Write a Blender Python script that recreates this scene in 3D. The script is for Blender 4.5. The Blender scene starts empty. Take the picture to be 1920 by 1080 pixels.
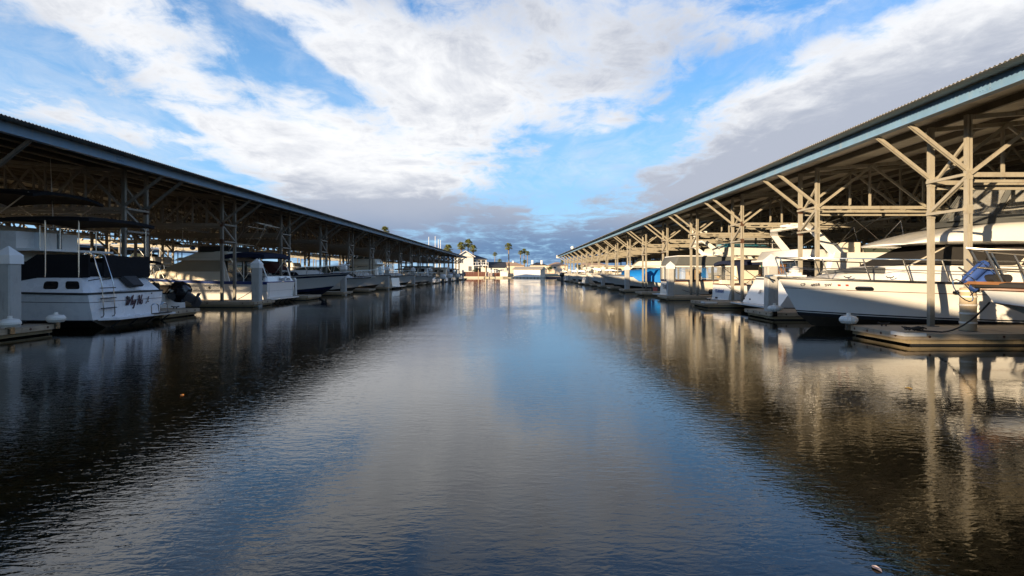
import bpy, math, random
from mathutils import Vector, Matrix
random.seed(7)
PI = math.pi
R = math.radians
S = bpy.context.scene
COL = S.collection

# ------------------------------------------------------------------ camera
cam = bpy.data.cameras.new('camera')
cam.sensor_width = 36.0
cam.lens = 36.0 * 1100 / 1920
cam.shift_x = -12 / 1920
cam.shift_y = -29 / 1920
cam.clip_start = 0.05
cam.clip_end = 20000
camo = bpy.data.objects.new('camera', cam)
camo.location = (0, 0, 1.5)
camo.rotation_euler = (R(90), 0, 0)
COL.objects.link(camo)
S.camera = camo

# ------------------------------------------------------------------ exposure
S.view_settings.view_transform = 'Standard'
S.view_settings.look = 'None'
S.view_settings.gamma = 1.0
S.view_settings.use_curve_mapping = False
S.view_settings.exposure = 0.95
S.cycles.max_bounces = 8
S.cycles.transparent_max_bounces = 12
S.cycles.use_denoising = True
S.cycles.caustics_reflective = False
S.cycles.caustics_refractive = False

# ------------------------------------------------------------------ sun
SUN_EL, SUN_AZ = 8.0, 225.0            # azimuth clockwise from +Y : behind the camera, to the left
sl = bpy.data.lights.new('sun', 'SUN')
sl.energy = 5.0
sl.angle = R(0.5)
sl.color = (1.0, 0.77, 0.49)
so = bpy.data.objects.new('sun', sl)
d = Vector((math.cos(R(SUN_EL)) * math.sin(R(SUN_AZ)), math.cos(R(SUN_EL)) * math.cos(R(SUN_AZ)), math.sin(R(SUN_EL))))
so.rotation_euler = d.to_track_quat('Z', 'Y').to_euler()
so.location = d * 200
COL.objects.link(so)

# ------------------------------------------------------------------ world
class NT:
    """tiny helper for node trees"""
    def __init__(s, nt): s.nt = nt
    def n(s, t, **k):
        x = s.nt.nodes.new(t)
        for a, b in k.items(): setattr(x, a, b)
        return x
    def put(s, sock, v):
        if isinstance(v, bpy.types.NodeSocket): s.nt.links.new(v, sock)
        elif v is not None: sock.default_value = v
    def m(s, op, a, b=None, c=None, clamp=False):
        x = s.n('ShaderNodeMath', operation=op, use_clamp=clamp)
        s.put(x.inputs[0], a)
        if b is not None: s.put(x.inputs[1], b)
        if c is not None: s.put(x.inputs[2], c)
        return x.outputs[0]
    def xyz(s, a, b, c):
        x = s.n('ShaderNodeCombineXYZ')
        for i, v in enumerate((a, b, c)): s.put(x.inputs[i], v)
        return x.outputs[0]
    def mix(s, f, a, b, mode='MIX'):
        x = s.n('ShaderNodeMix', data_type='RGBA', blend_type=mode)
        s.put(x.inputs[0], f); s.put(x.inputs[6], a); s.put(x.inputs[7], b)
        return x.outputs[2]
    def noise(s, vec, scale, detail=4, rough=.5, dist=0.0):
        x = s.n('ShaderNodeTexNoise')
        s.put(x.inputs['Vector'], vec)
        x.inputs['Scale'].default_value = scale; x.inputs['Detail'].default_value = detail
        x.inputs['Roughness'].default_value = rough; x.inputs['Distortion'].default_value = dist
        return x.outputs['Fac']
    def mapping(s, vec, loc=(0, 0, 0), rot=(0, 0, 0), sc=(1, 1, 1), kind='POINT'):
        x = s.n('ShaderNodeMapping', vector_type=kind)
        s.put(x.inputs[0], vec); x.inputs[1].default_value = loc
        x.inputs[2].default_value = rot; x.inputs[3].default_value = sc
        return x.outputs[0]
    def step(s, v, a, b):
        x = s.n('ShaderNodeMapRange', interpolation_type='SMOOTHSTEP')
        s.put(x.inputs[0], v); x.inputs[1].default_value = a; x.inputs[2].default_value = b
        return x.outputs[0]

def build_world():
    w = bpy.data.worlds.new('World')
    S.world = w
    w.use_nodes = True
    t = NT(w.node_tree)
    bg = w.node_tree.nodes['Background']
    STR = 0.12
    sky = t.n('ShaderNodeTexSky', sky_type='NISHITA', sun_disc=False)
    sky.sun_elevation = R(SUN_EL); sky.sun_rotation = R(SUN_AZ)
    sky.air_density = 1.0; sky.dust_density = 0.2; sky.ozone_density = 3.0
    hs = t.n('ShaderNodeHueSaturation')
    hs.inputs['Saturation'].default_value = 1.25; hs.inputs['Value'].default_value = 1.12; hs.inputs['Hue'].default_value = .512
    t.put(hs.inputs['Color'], sky.outputs[0])
    skyc = hs.outputs[0]
    g = t.n('ShaderNodeTexCoord').outputs['Generated']
    sp = t.n('ShaderNodeSeparateXYZ'); t.put(sp.inputs[0], g)
    x, y, z = sp.outputs
    # blue sky carried a little below the horizon, paler low down
    # gnomonic coordinates about +Y (in photo pixels) for the clouds ahead; they run off to nothing behind
    yy = t.m('MAXIMUM', y, 0.03)
    U = t.m('DIVIDE', x, yy); V = t.m('DIVIDE', z, yy)
    uv = t.xyz(U, V, 0.0)
    # cloud layer coordinates
    zz = t.m('ADD', t.m('MAXIMUM', z, 0.0), 0.13)
    P = t.xyz(t.m('DIVIDE', x, zz), t.m('DIVIDE', y, zz), 0.0)
    warp = t.n('ShaderNodeTexNoise'); t.put(warp.inputs['Vector'], P)
    warp.inputs['Scale'].default_value = 0.9; warp.inputs['Detail'].default_value = 3
    wv = t.n('ShaderNodeVectorMath', operation='MULTIPLY_ADD')
    t.put(wv.inputs[0], warp.outputs['Color']); wv.inputs[1].default_value = (.5, .5, 0); t.put(wv.inputs[2], P)
    Pw = wv.outputs[0]
    nA = t.noise(t.mapping(Pw, sc=(1.0, .42, 1)), 1.5, 9, .60)          # streaky, drawn out along the channel
    nB = t.noise(Pw, 3.6, 8, .62)                                        # puffs
    nC = t.noise(t.mapping(uv, sc=(1, 1.6, 1)), 5.0, 6, .55)
    nD = t.noise(t.mapping(Pw, sc=(1.0, .6, 1)), 7.5, 7, .65, .5)
    uvw = t.n('ShaderNodeVectorMath', operation='MULTIPLY_ADD')
    t.put(uvw.inputs[0], warp.outputs['Color']); uvw.inputs[1].default_value = (.12, .08, 0); t.put(uvw.inputs[2], uv)
    uvw = uvw.outputs[0]

    def blob(px, py, rx, ry, ang, amp, src=None):
        c = t.mapping(src or uvw, loc=((px - 972) / 1100 + .06, (511 - py) / 1100 + .04, 0), rot=(0, 0, R(-ang)),
                      sc=(rx / 1100, ry / 1100, 1), kind='TEXTURE')
        gr = t.n('ShaderNodeTexGradient', gradient_type='SPHERICAL')
        t.put(gr.inputs[0], c)
        return t.m('MULTIPLY', gr.outputs['Fac'], amp)
    def total(lst, base):
        acc = base
        for b in lst: acc = t.m('ADD', acc, blob(*b))
        return acc
    # ang : clockwise in the picture (photo pixels, y down)
    cover = total([
        (330, 130, 760, 120, 34, .62), (120, 20, 420, 150, 25, .45),     # feathered band, top left down to the middle
        (400, 255, 480, 62, 10, .85), (600, 300, 420, 110, 14, .45),     # its lower branch
        (760, 170, 560, 170, 30, .62), (560, 20, 420, 110, 30, .40),     # second band
        (930, 160, 480, 210, 10, .50), (820, 260, 380, 150, 10, .40),
        (1100, 100, 460, 220, 8, .72), (1230, 40, 520, 120, -8, .40), (1180, 190, 240, 60, -8, .30),
        (1520, 260, 620, 150, -27, .95), (1800, 130, 560, 260, -27, 1.0), (1330, 325, 270, 70, -14, .80), (1650, 60, 300, 60, -20, .25),
        (690, 375, 370, 100, 3, .90), (880, 400, 180, 40, 0, .2),        # grey bank left of the middle
        (960, 480, 800, 44, 0, .75), (1150, 440, 300, 36, -3, .55), (960, 430, 240, 36, 6, .40), (1060, 395, 300, 22, -8, .30),
        (40, 165, 190, 34, 6, .42), (60, 205, 150, 22, 6, .30), (150, 310, 260, 40, 8, .1), (1125, 238, 70, 34, -20, .45), (1230, 215, 160, 26, -6, .35),
        (230, 285, 420, 70, 12, -.55), (40, 110, 240, 80, 25, -.32), (200, 205, 380, 44, 16, -.42), (540, 110, 300, 40, 38, -.80), (200, 130, 240, 30, 30, -.2), (860, 60, 200, 40, 30, -.3), (330, 225, 330, 26, 18, -.5), (330, 215, 260, 26, 26, -.35),
        (1080, 295, 310, 110, -8, -.70), (1120, 290, 230, 60, -30, -.35), (1260, 215, 300, 44, -40, -.50), (1480, 75, 420, 36, -25, -.45),
        (1040, 365, 240, 80, 0, -.75), (1330, 110, 200, 60, -30, -.25), (640, 150, 220, 26, 30, -.35),
        (1020, 200, 280, 120, -10, -.38), (980, 60, 200, 60, 20, -.3),
    ], 0.04)
    dens = t.m('ADD', cover, t.m('MULTIPLY', t.m('SUBTRACT', nA, .5), 2.1))
    dens = t.m('ADD', dens, t.m('MULTIPLY', t.m('SUBTRACT', nB, .5), 1.8))
    dens = t.m('ADD', dens, t.m('MULTIPLY', t.m('SUBTRACT', nD, .5), 1.35))
    D = t.step(dens, -.08, .85)
    grey = total([
        (1600, 250, 760, 160, -27, .95), (1290, 335, 420, 80, -14, .75), (1800, 230, 420, 130, -27, .40),
        (740, 392, 480, 90, 4, .95), (900, 420, 420, 70, 0, .5),
        (1060, 40, 420, 150, 10, .45), (1200, 120, 300, 130, 0, .2),
        (950, 475, 2000, 120, 0, .9),
        (560, 300, 460, 120, 12, -.25), (420, 80, 500, 140, 30, -.2), (1830, 30, 300, 110, -27, -.35),
    ], 0.0)
    grey = t.m('ADD', grey, t.m('MULTIPLY', t.m('SUBTRACT', nC, .5), .55))
    grey = t.m('ADD', grey, t.m('MULTIPLY', t.m('SUBTRACT', nB, .5), 1.3))
    grey = t.m('ADD', grey, t.m('MULTIPLY', t.m('SUBTRACT', nD, .5), .8))
    grey = t.m('ADD', grey, t.m('MULTIPLY', t.step(dens, .5, 1.5), .22))
    G = t.step(grey, -.35, 1.0)
    white = (.53 / STR, .535 / STR, .545 / STR, 1)
    lav = (.25 / STR, .272 / STR, .325 / STR, 1)
    slate = (.070 / STR, .135 / STR, .245 / STR, 1)
    cc = t.mix(G, white, lav)
    low = t.m('SUBTRACT', 1.0, t.step(t.m('ADD', z, t.m('MULTIPLY', t.m('SUBTRACT', nC, .5), .06)), .03, .135))
    cc = t.mix(t.m('MULTIPLY', low, .92), cc, slate)
    # clear sky pales towards the horizon
    pale = t.m('SUBTRACT', 1.0, t.step(z, .02, .62))
    skyc = t.mix(t.m('MULTIPLY', pale, .82), skyc, (.185 / STR, .35 / STR, .56 / STR, 1))
    veil = t.m('MULTIPLY', t.step(t.m('ADD', t.m('MULTIPLY', nA, .6), t.m('MULTIPLY', nD, .4)), .38, .66), .42)
    D = t.m('MAXIMUM', D, veil)
    out = t.mix(D, skyc, cc)
    t.put(bg.inputs[0], out)
    bg.inputs[1].default_value = STR
build_world()

# ------------------------------------------------------------------ materials
MATS = {}
def mat(name, col, rough=.5, metal=0.0, var=.12, scale=3.0, bump=0.0, bscale=40.0, dirt=0.0, dirtcol=(.12, .09, .06),
        stretch=(1, 1, 1), spec=.5, trans=0.0, alpha=1.0, coat=0.0, ior=1.5, grain=None):
    if name in MATS: return MATS[name]
    m = bpy.data.materials.new(name); m.use_nodes = True
    t = NT(m.node_tree)
    b = m.node_tree.nodes['Principled BSDF']
    oc = t.n('ShaderNodeTexCoord').outputs['Object']
    v = t.mapping(oc, sc=stretch)
    n1 = t.noise(v, scale, 6, .6)
    f = t.m('MULTIPLY', t.m('SUBTRACT', n1, .5), 2 * var)
    f = t.m('ADD', f, 1.0)
    base = t.n('ShaderNodeVectorMath', operation='SCALE')
    base.inputs[0].default_value = col[:3]; t.put(base.inputs[3], f)
    c = base.outputs[0]
    if dirt > 0:
        n2 = t.noise(t.mapping(oc, sc=(stretch[0] * 2.2, stretch[1] * 2.2, stretch[2] * .5)), scale * 1.3, 8, .68)
        dm = t.m('MULTIPLY', t.step(n2, .50, .78), dirt)
        c = t.mix(dm, c, (*dirtcol, 1))
    if grain:
        n3 = t.noise(t.mapping(oc, sc=grain), 1.0, 5, .65, .6)
        c = t.mix(t.m('MULTIPLY', t.step(n3, .42, .72), .6), c, (col[0] * .45, col[1] * .40, col[2] * .36, 1))
    if name.endswith('_steel') and name[0] in 'ps' and 'purlin' not in name:
        zc = t.n('ShaderNodeSeparateXYZ'); t.put(zc.inputs[0], t.n('ShaderNodeNewGeometry').outputs['Position'])
        hz = t.m('ADD', zc.outputs[2], t.m('MULTIPLY', t.m('SUBTRACT', t.noise(oc, 9.0, 5, .65), .5), .55))
        c = t.mix(t.m('SUBTRACT', .75, t.m('MULTIPLY', t.step(hz, .35, .75), .75)), c, (.11, .105, .085, 1))
        ru = t.step(t.noise(t.mapping(oc, sc=(6, 6, .7)), 1.6, 7, .7), .60, .72)
        c = t.mix(t.m('MULTIPLY', ru, .55), c, (.13, .062, .03, 1))
    t.put(b.inputs['Base Color'], c)
    nr = t.noise(v, scale * 4, 3, .5)
    t.put(b.inputs['Roughness'], t.m('ADD', rough * .8, t.m('MULTIPLY', nr, rough * .4), clamp=True))
    b.inputs['Metallic'].default_value = metal
    b.inputs['Specular IOR Level'].default_value = spec
    b.inputs['IOR'].default_value = ior
    b.inputs['Transmission Weight'].default_value = trans
    b.inputs['Alpha'].default_value = alpha
    b.inputs['Coat Weight'].default_value = coat
    if bump > 0:
        bn = t.n('ShaderNodeBump'); bn.inputs['Strength'].default_value = 1.0
        bn.inputs['Distance'].default_value = bump
        t.put(bn.inputs['Height'], t.noise(oc, bscale, 4, .55))
        t.put(b.inputs['Normal'], bn.outputs[0])
    MATS[name] = m
    return m

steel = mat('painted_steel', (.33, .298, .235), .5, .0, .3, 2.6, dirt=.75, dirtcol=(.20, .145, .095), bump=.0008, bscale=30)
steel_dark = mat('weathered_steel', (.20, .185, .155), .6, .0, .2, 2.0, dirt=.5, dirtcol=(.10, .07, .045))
mat('shaded_steel', (.19, .17, .14), .55, .0, .2, 2.0, dirt=.5, dirtcol=(.09, .065, .045), bump=.0008, bscale=30)  # darker copy of the painted steel, left shed's shade put into its colour
purlin_m = mat('purlin_steel', (.13, .105, .075), .6, 0, .2, 1.0, dirt=.4, dirtcol=(.06, .045, .03))
fascia_m = mat('blue_painted_beam', (.15, .27, .42), .5, 0, .25, 1.2, dirt=.75, dirtcol=(.27, .31, .34), stretch=(1, 1.5, .25))
sheet_m = mat('galvanised_sheet', (.60, .54, .43), .5, .0, .22, .7, dirt=.5, dirtcol=(.19, .14, .085), stretch=(.5, 2, 1))
conc = mat('piling_concrete', (.40, .39, .36), .85, 0, .3, 3, bump=.004, bscale=18, dirt=.75, dirtcol=(.16, .14, .11))
capm = mat('white_piling_cap', (.74, .74, .72), .45, 0, .06, 3, dirt=.2, dirtcol=(.45, .42, .36))
wood = mat('dock_timber', (.40, .315, .215), .8, 0, .25, 1.6, bump=.003, bscale=25, dirt=.5, dirtcol=(.13, .085, .05), grain=(1.2, 1.2, 30))
woodlow = mat('wet_dock_timber', (.30, .235, .135), .75, 0, .3, 1.8, bump=.004, bscale=25, dirt=.6, dirtcol=(.06, .05, .03), grain=(1.2, 1.2, 26))
deckm = mat('dock_deck_ply', (.36, .295, .21), .85, 0, .22, 1.5, bump=.002, bscale=60, dirt=.45, dirtcol=(.15, .12, .085))
black_float = mat('black_float', (.012, .012, .012), .6, 0, .2, 3)
roller_m = mat('white_vinyl', (.70, .68, .62), .5, 0, .06, 6, dirt=.25, dirtcol=(.42, .38, .3))
rubber = mat('black_rubber', (.018, .018, .019), .6, 0, .2, 4)
rusty = mat('rusty_bolt', (.10, .05, .03), .8, .3, .3, 20)
gel = mat('white_gelcoat', (.74, .725, .69), .22, 0, .05, 1.0, dirt=.16, dirtcol=(.50, .45, .36), coat=.3)
gel_cool = mat('cool_white_gelcoat', (.70, .715, .73), .28, 0, .05, 1.0, dirt=.18, dirtcol=(.45, .43, .40), coat=.2)
gel_cream = mat('cream_gelcoat', (.70, .64, .53), .25, 0, .05, 1.0, dirt=.18, dirtcol=(.46, .38, .28), coat=.3)
gel_old = mat('chalky_gelcoat', (.66, .65, .61), .4, 0, .07, 1.4, dirt=.3, dirtcol=(.38, .33, .26))
navy = mat('navy_paint', (.012, .018, .05), .25, 0, .1, 2, coat=.3)
bluestripe = mat('blue_stripe', (.03, .06, .22), .3, 0, .1, 3)
blackp = mat('black_paint', (.012, .012, .013), .35, 0, .1, 3)
antifoul = mat('bottom_paint', (.05, .04, .028), .8, 0, .35, 4, dirt=.6, dirtcol=(.14, .11, .06))
antinavy = mat('navy_bottom_paint', (.012, .016, .035), .55, 0, .25, 4)
brownp = mat('brown_stripe', (.14, .06, .03), .45, 0, .15, 3)
chrome = mat('stainless_steel', (.62, .61, .59), .18, 1.0, .05, 5)
dullchrome = mat('tarnished_rail', (.30, .27, .23), .35, .9, .15, 8)
canvas_black = mat('black_canvas', (.010, .010, .012), .9, 0, .25, 4, bump=.004, bscale=12, spec=.2)
canvas_navy = mat('navy_canvas', (.012, .017, .042), .85, 0, .2, 4, bump=.004, bscale=12, spec=.2)
canvas_grey = mat('grey_canvas', (.10, .105, .105), .9, 0, .15, 4, bump=.004, bscale=10, spec=.2)
canvas_dark = mat('charcoal_canvas', (.028, .026, .025), .9, 0, .2, 3, bump=.006, bscale=8, spec=.2)
canvas_tan = mat('tan_canvas', (.33, .285, .21), .9, 0, .12, 3, bump=.006, bscale=8, spec=.2)
canvas_blue = mat('bright_blue_tarp', (.008, .20, .62), .6, 0, .12, 3, bump=.012, bscale=5)
canvas_teal = mat('turquoise_tarp', (.01, .33, .50), .5, 0, .15, 3, bump=.01, bscale=8)
canvas_green = mat('green_canvas', (.05, .075, .03), .9, 0, .15, 3, spec=.2)
canvas_maroon = mat('maroon_canvas', (.06, .02, .018), .9, 0, .15, 3, spec=.2)
glass_dark = mat('tinted_window', (.012, .013, .015), .06, 0, .1, 2, spec=.6)
glass_tint = mat('greenish_windscreen', (.06, .075, .06), .05, 0, .1, 2, spec=.7)
vinyl = mat('clear_vinyl', (.75, .74, .70), .08, 0, .05, 2, bump=.03, bscale=2.2, alpha=.30)
wood_int = mat('varnished_wood', (.26, .12, .045), .4, 0, .25, 2, grain=(2, 2, 20))
tan_seat = mat('tan_upholstery', (.42, .30, .16), .6, 0, .1, 3)
red_m = mat('red_sticker', (.50, .06, .035), .5, 0, .1, 5)
green_lamp = mat('green_sidelight', (.0, .16, .09), .2, 0, .1, 5)
text_dark = mat('dark_lettering', (.012, .012, .03), .5, 0, .05, 5)
text_plum = mat('plum_lettering', (.035, .012, .03), .5, 0, .05, 5)
text_blue = mat('blue_lettering', (.02, .07, .25), .5, 0, .05, 5)
fender_blue = mat('blue_vinyl_fender', (.03, .07, .24), .45, 0, .15, 5)
motor_black = mat('glossy_black_cowling', (.010, .011, .014), .16, 0, .1, 3, coat=.5)
motor_grey = mat('outboard_grey', (.09, .09, .095), .4, .2, .1, 3)
rope_m = mat('dark_rope', (.03, .026, .022), .9, 0, .2, 30)
carpet = mat('tan_wrap', (.42, .33, .22), .95, 0, .2, 5, bump=.004, bscale=50, spec=.1)
tape = mat('white_strap', (.66, .62, .55), .7, 0, .08, 6)
leaf_m = mat('orange_leaf', (.55, .20, .02), .6, 0, .2, 10)
leaf_y = mat('yellow_leaf', (.55, .33, .03), .6, 0, .2, 10)
leaf_w = mat('pale_leaf', (.5, .38, .34), .6, 0, .2, 10)

# ------------------------------------------------------------------ mesh builder
class MB:
    def __init__(s): s.v = []; s.f = []
    def add(s, vs, fs):
        o = len(s.v); s.v += [tuple(v) for v in vs]; s.f += [tuple(i + o for i in f) for f in fs]; return s
    def box(s, x0, x1, y0, y1, z0, z1):
        return s.hexa([(x0, y0, z0), (x1, y0, z0), (x1, y1, z0), (x0, y1, z0)], [(x0, y0, z1), (x1, y0, z1), (x1, y1, z1), (x0, y1, z1)])
    def hexa(s, b, t):
        return s.add(list(b) + list(t), [(3, 2, 1, 0), (4, 5, 6, 7), (0, 1, 5, 4), (1, 2, 6, 5), (2, 3, 7, 6), (3, 0, 4, 7)])
    def bar(s, p, q, w, h=None, up=(0, 0, 1)):
        h = h or w
        p, q = Vector(p), Vector(q); a = (q - p).normalized(); up = Vector(up)
        if abs(a.dot(up)) > .98: up = Vector((1, 0, 0))
        x = a.cross(up).normalized() * (w / 2); y = x.cross(a).normalized() * (h / 2)
        c = [-x - y, x - y, x + y, -x + y]
        return s.hexa([p + k for k in c], [q + k for k in c])
    def tube(s, pts, r, n=6, closed=False, cap=True):
        pts = [Vector(p) for p in pts]; m = len(pts); o = len(s.v); rr = r if isinstance(r, (list, tuple)) else [r] * m
        prev = None
        for i, p in enumerate(pts):
            if closed: a = pts[(i + 1) % m] - pts[i - 1]
            else: a = pts[min(i + 1, m - 1)] - pts[max(i - 1, 0)]
            a.normalize()
            if prev is None:
                u = Vector((0, 0, 1)) if abs(a.z) < .9 else Vector((1, 0, 0))
                u = (u - a * u.dot(a)).normalized()
            else:
                u = prev - a * prev.dot(a); u = u.normalized() if u.length > 1e-6 else a.orthogonal().normalized()
            prev = u; w = a.cross(u)
            for k in range(n):
                t = 2 * PI * k / n; s.v.append(tuple(p + (u * math.cos(t) + w * math.sin(t)) * rr[i]))
        for i in range(m if closed else m - 1):
            for k in range(n):
                j = (i + 1) % m
                s.f.append((o + i * n + k, o + i * n + (k + 1) % n, o + j * n + (k + 1) % n, o + j * n + k))
        if cap and not closed:
            s.f.append(tuple(o + k for k in reversed(range(n)))); s.f.append(tuple(o + (m - 1) * n + k for k in range(n)))
        return s
    def prism(s, poly, off):
        n = len(poly); off = Vector(off)
        vs = [Vector(p) for p in poly] + [Vector(p) + off for p in poly]
        return s.add(vs, [tuple(reversed(range(n))), tuple(range(n, 2 * n))] + [(i, (i + 1) % n, n + (i + 1) % n, n + i) for i in range(n)])
    def loft(s, rings, closed=True, cap=True):
        o = len(s.v); n = len(rings[0])
        for r in rings: s.v += [tuple(p) for p in r]
        for i in range(len(rings) - 1):
            for k in range(n if closed else n - 1):
                s.f.append((o + i * n + k, o + i * n + (k + 1) % n, o + (i + 1) * n + (k + 1) % n, o + (i + 1) * n + k))
        if cap and closed:
            s.f.append(tuple(o + k for k in reversed(range(n)))); s.f.append(tuple(o + (len(rings) - 1) * n + k for k in range(n)))
        return s
    def lathe(s, prof, n=16, c=(0, 0, 0), flute=0.0):
        rings = []
        for r, z in prof:
            rings.append([(c[0] + r * (1 - (flute if k % 2 else 0)) * math.cos(2 * PI * k / n), c[1] + r * (1 - (flute if k % 2 else 0)) * math.sin(2 * PI * k / n), c[2] + z) for k in range(n)])
        return s.loft(rings)
    def mesh(s, name, m, smooth=False):
        me = bpy.data.meshes.new(name); me.from_pydata(s.v, [], s.f); me.update()
        if m: me.materials.append(m)
        if smooth:
            me.polygons.foreach_set('use_smooth', [True] * len(me.polygons))
            try: me.set_sharp_from_angle(angle=R(smooth if smooth is not True else 40))
            except Exception: pass
        return me
    def build(s, name, m, parent=None, smooth=False):
        return link(name, s.mesh(name, m, smooth), parent)

def link(name, data, parent=None, loc=None):
    o = bpy.data.objects.new(name, data); COL.objects.link(o)
    if parent: o.parent = parent
    if loc: o.location = loc
    return o
def tag(o, label=None, cat=None, group=None, kind=None):
    for k, v in (('label', label), ('category', cat), ('group', group), ('kind', kind)):
        if v: o[k] = v
    return o
def empty(name, loc, rz=0, label=None, cat=None, group=None):
    o = bpy.data.objects.new(name, None); o.empty_display_size = .3
    o.location = loc; o.rotation_euler = (0, 0, rz); COL.objects.link(o)
    return tag(o, label, cat, group)
def kids(o): return [c for c in o.children]
def dup(root, loc, rz, label=None, group=None):
    r = root.copy(); COL.objects.link(r); r.location = loc; r.rotation_euler = (0, 0, rz)
    if label: r['label'] = label
    if group: r['group'] = group
    for ch in list(root.children):
        c = ch.copy(); COL.objects.link(c); c.parent = r
        for gch in ch.children:
            e = gch.copy(); COL.objects.link(e); e.parent = c
    return r
ORD = ['zeroth', 'first', 'second', 'third', 'fourth', 'fifth', 'sixth', 'seventh', 'eighth', 'ninth', 'tenth', 'eleventh', 'twelfth',
       'thirteenth', 'fourteenth', 'fifteenth', 'sixteenth', 'seventeenth', 'eighteenth', 'nineteenth', 'twentieth']

# ------------------------------------------------------------------ water
def build_water():
    m = bpy.data.materials.new('marina_water'); m.use_nodes = True
    t = NT(m.node_tree); b = m.node_tree.nodes['Principled BSDF']
    b.inputs['Base Color'].default_value = (.0025, .0032, .0014, 1)
    b.inputs['Roughness'].default_value = .008
    b.inputs['IOR'].default_value = 1.5
    oc = t.n('ShaderNodeTexCoord').outputs['Object']
    def wave(rot, sx, sy, scale, det, rough, dist=0.4):
        return t.noise(t.mapping(oc, rot=(0, 0, R(rot)), sc=(sx, sy, 1)), scale, det, rough, dist)
    w1 = wave(24, .55, 1.4, 11.0, 2, .5, .7)      # ripples crossing from the left
    w2 = wave(-30, .6, 1.4, 12.5, 2, .5, .7)      # and from the right
    w3 = wave(4, 1.0, 1.0, 26.0, 2, .5, .8)       # fine netted texture
    w4 = wave(0, .5, 1.0, .9, 2, .5)              # slow swell
    cat = t.step(wave(15, 1, .6, .16, 3, .55), .36, .66)   # calmer and livelier patches
    fine = t.m('ADD', .45, t.m('MULTIPLY', cat, .85))
    sx = t.n('ShaderNodeSeparateXYZ'); t.put(sx.inputs[0], oc)
    lee = t.step(t.m('ABSOLUTE', t.m('ADD', sx.outputs[0], 1.6)), 3.5, 10.0)      # sheltered water close to the docks
    fine = t.m('MULTIPLY', fine, t.m('SUBTRACT', 1.0, t.m('MULTIPLY', lee, .68)))
    h = t.m('ADD', t.m('MULTIPLY', w1, .0020), t.m('MULTIPLY', w2, .0017))
    h = t.m('ADD', h, t.m('MULTIPLY', w3, .0005))
    h = t.m('MULTIPLY', h, fine)
    h = t.m('ADD', h, t.m('MULTIPLY', w4, .004))
    bn = t.n('ShaderNodeBump'); bn.inputs['Strength'].default_value = 1.0; bn.inputs['Distance'].default_value = 1.0
    t.put(bn.inputs['Height'], h)
    t.put(b.inputs['Normal'], bn.outputs[0])
    mb = MB()
    mb.add([(-4000, -3000, 0), (4000, -3000, 0), (4000, 8000, 0), (-4000, 8000, 0)], [(0, 1, 2, 3)])
    tag(mb.build('water', m), 'calm dark marina water with fine ripples', None, kind='structure')
build_water()

# ------------------------------------------------------------------ covered berths
BAY, PAIR = 6.42, 1.15
EAVE, FASC = -1.80, -1.32      # inward distances from the outer posts
DEPTH = {-1: 8.0, 1: 10.5}     # slip depth of the left and right sheds
ZF = 4.97

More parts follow.
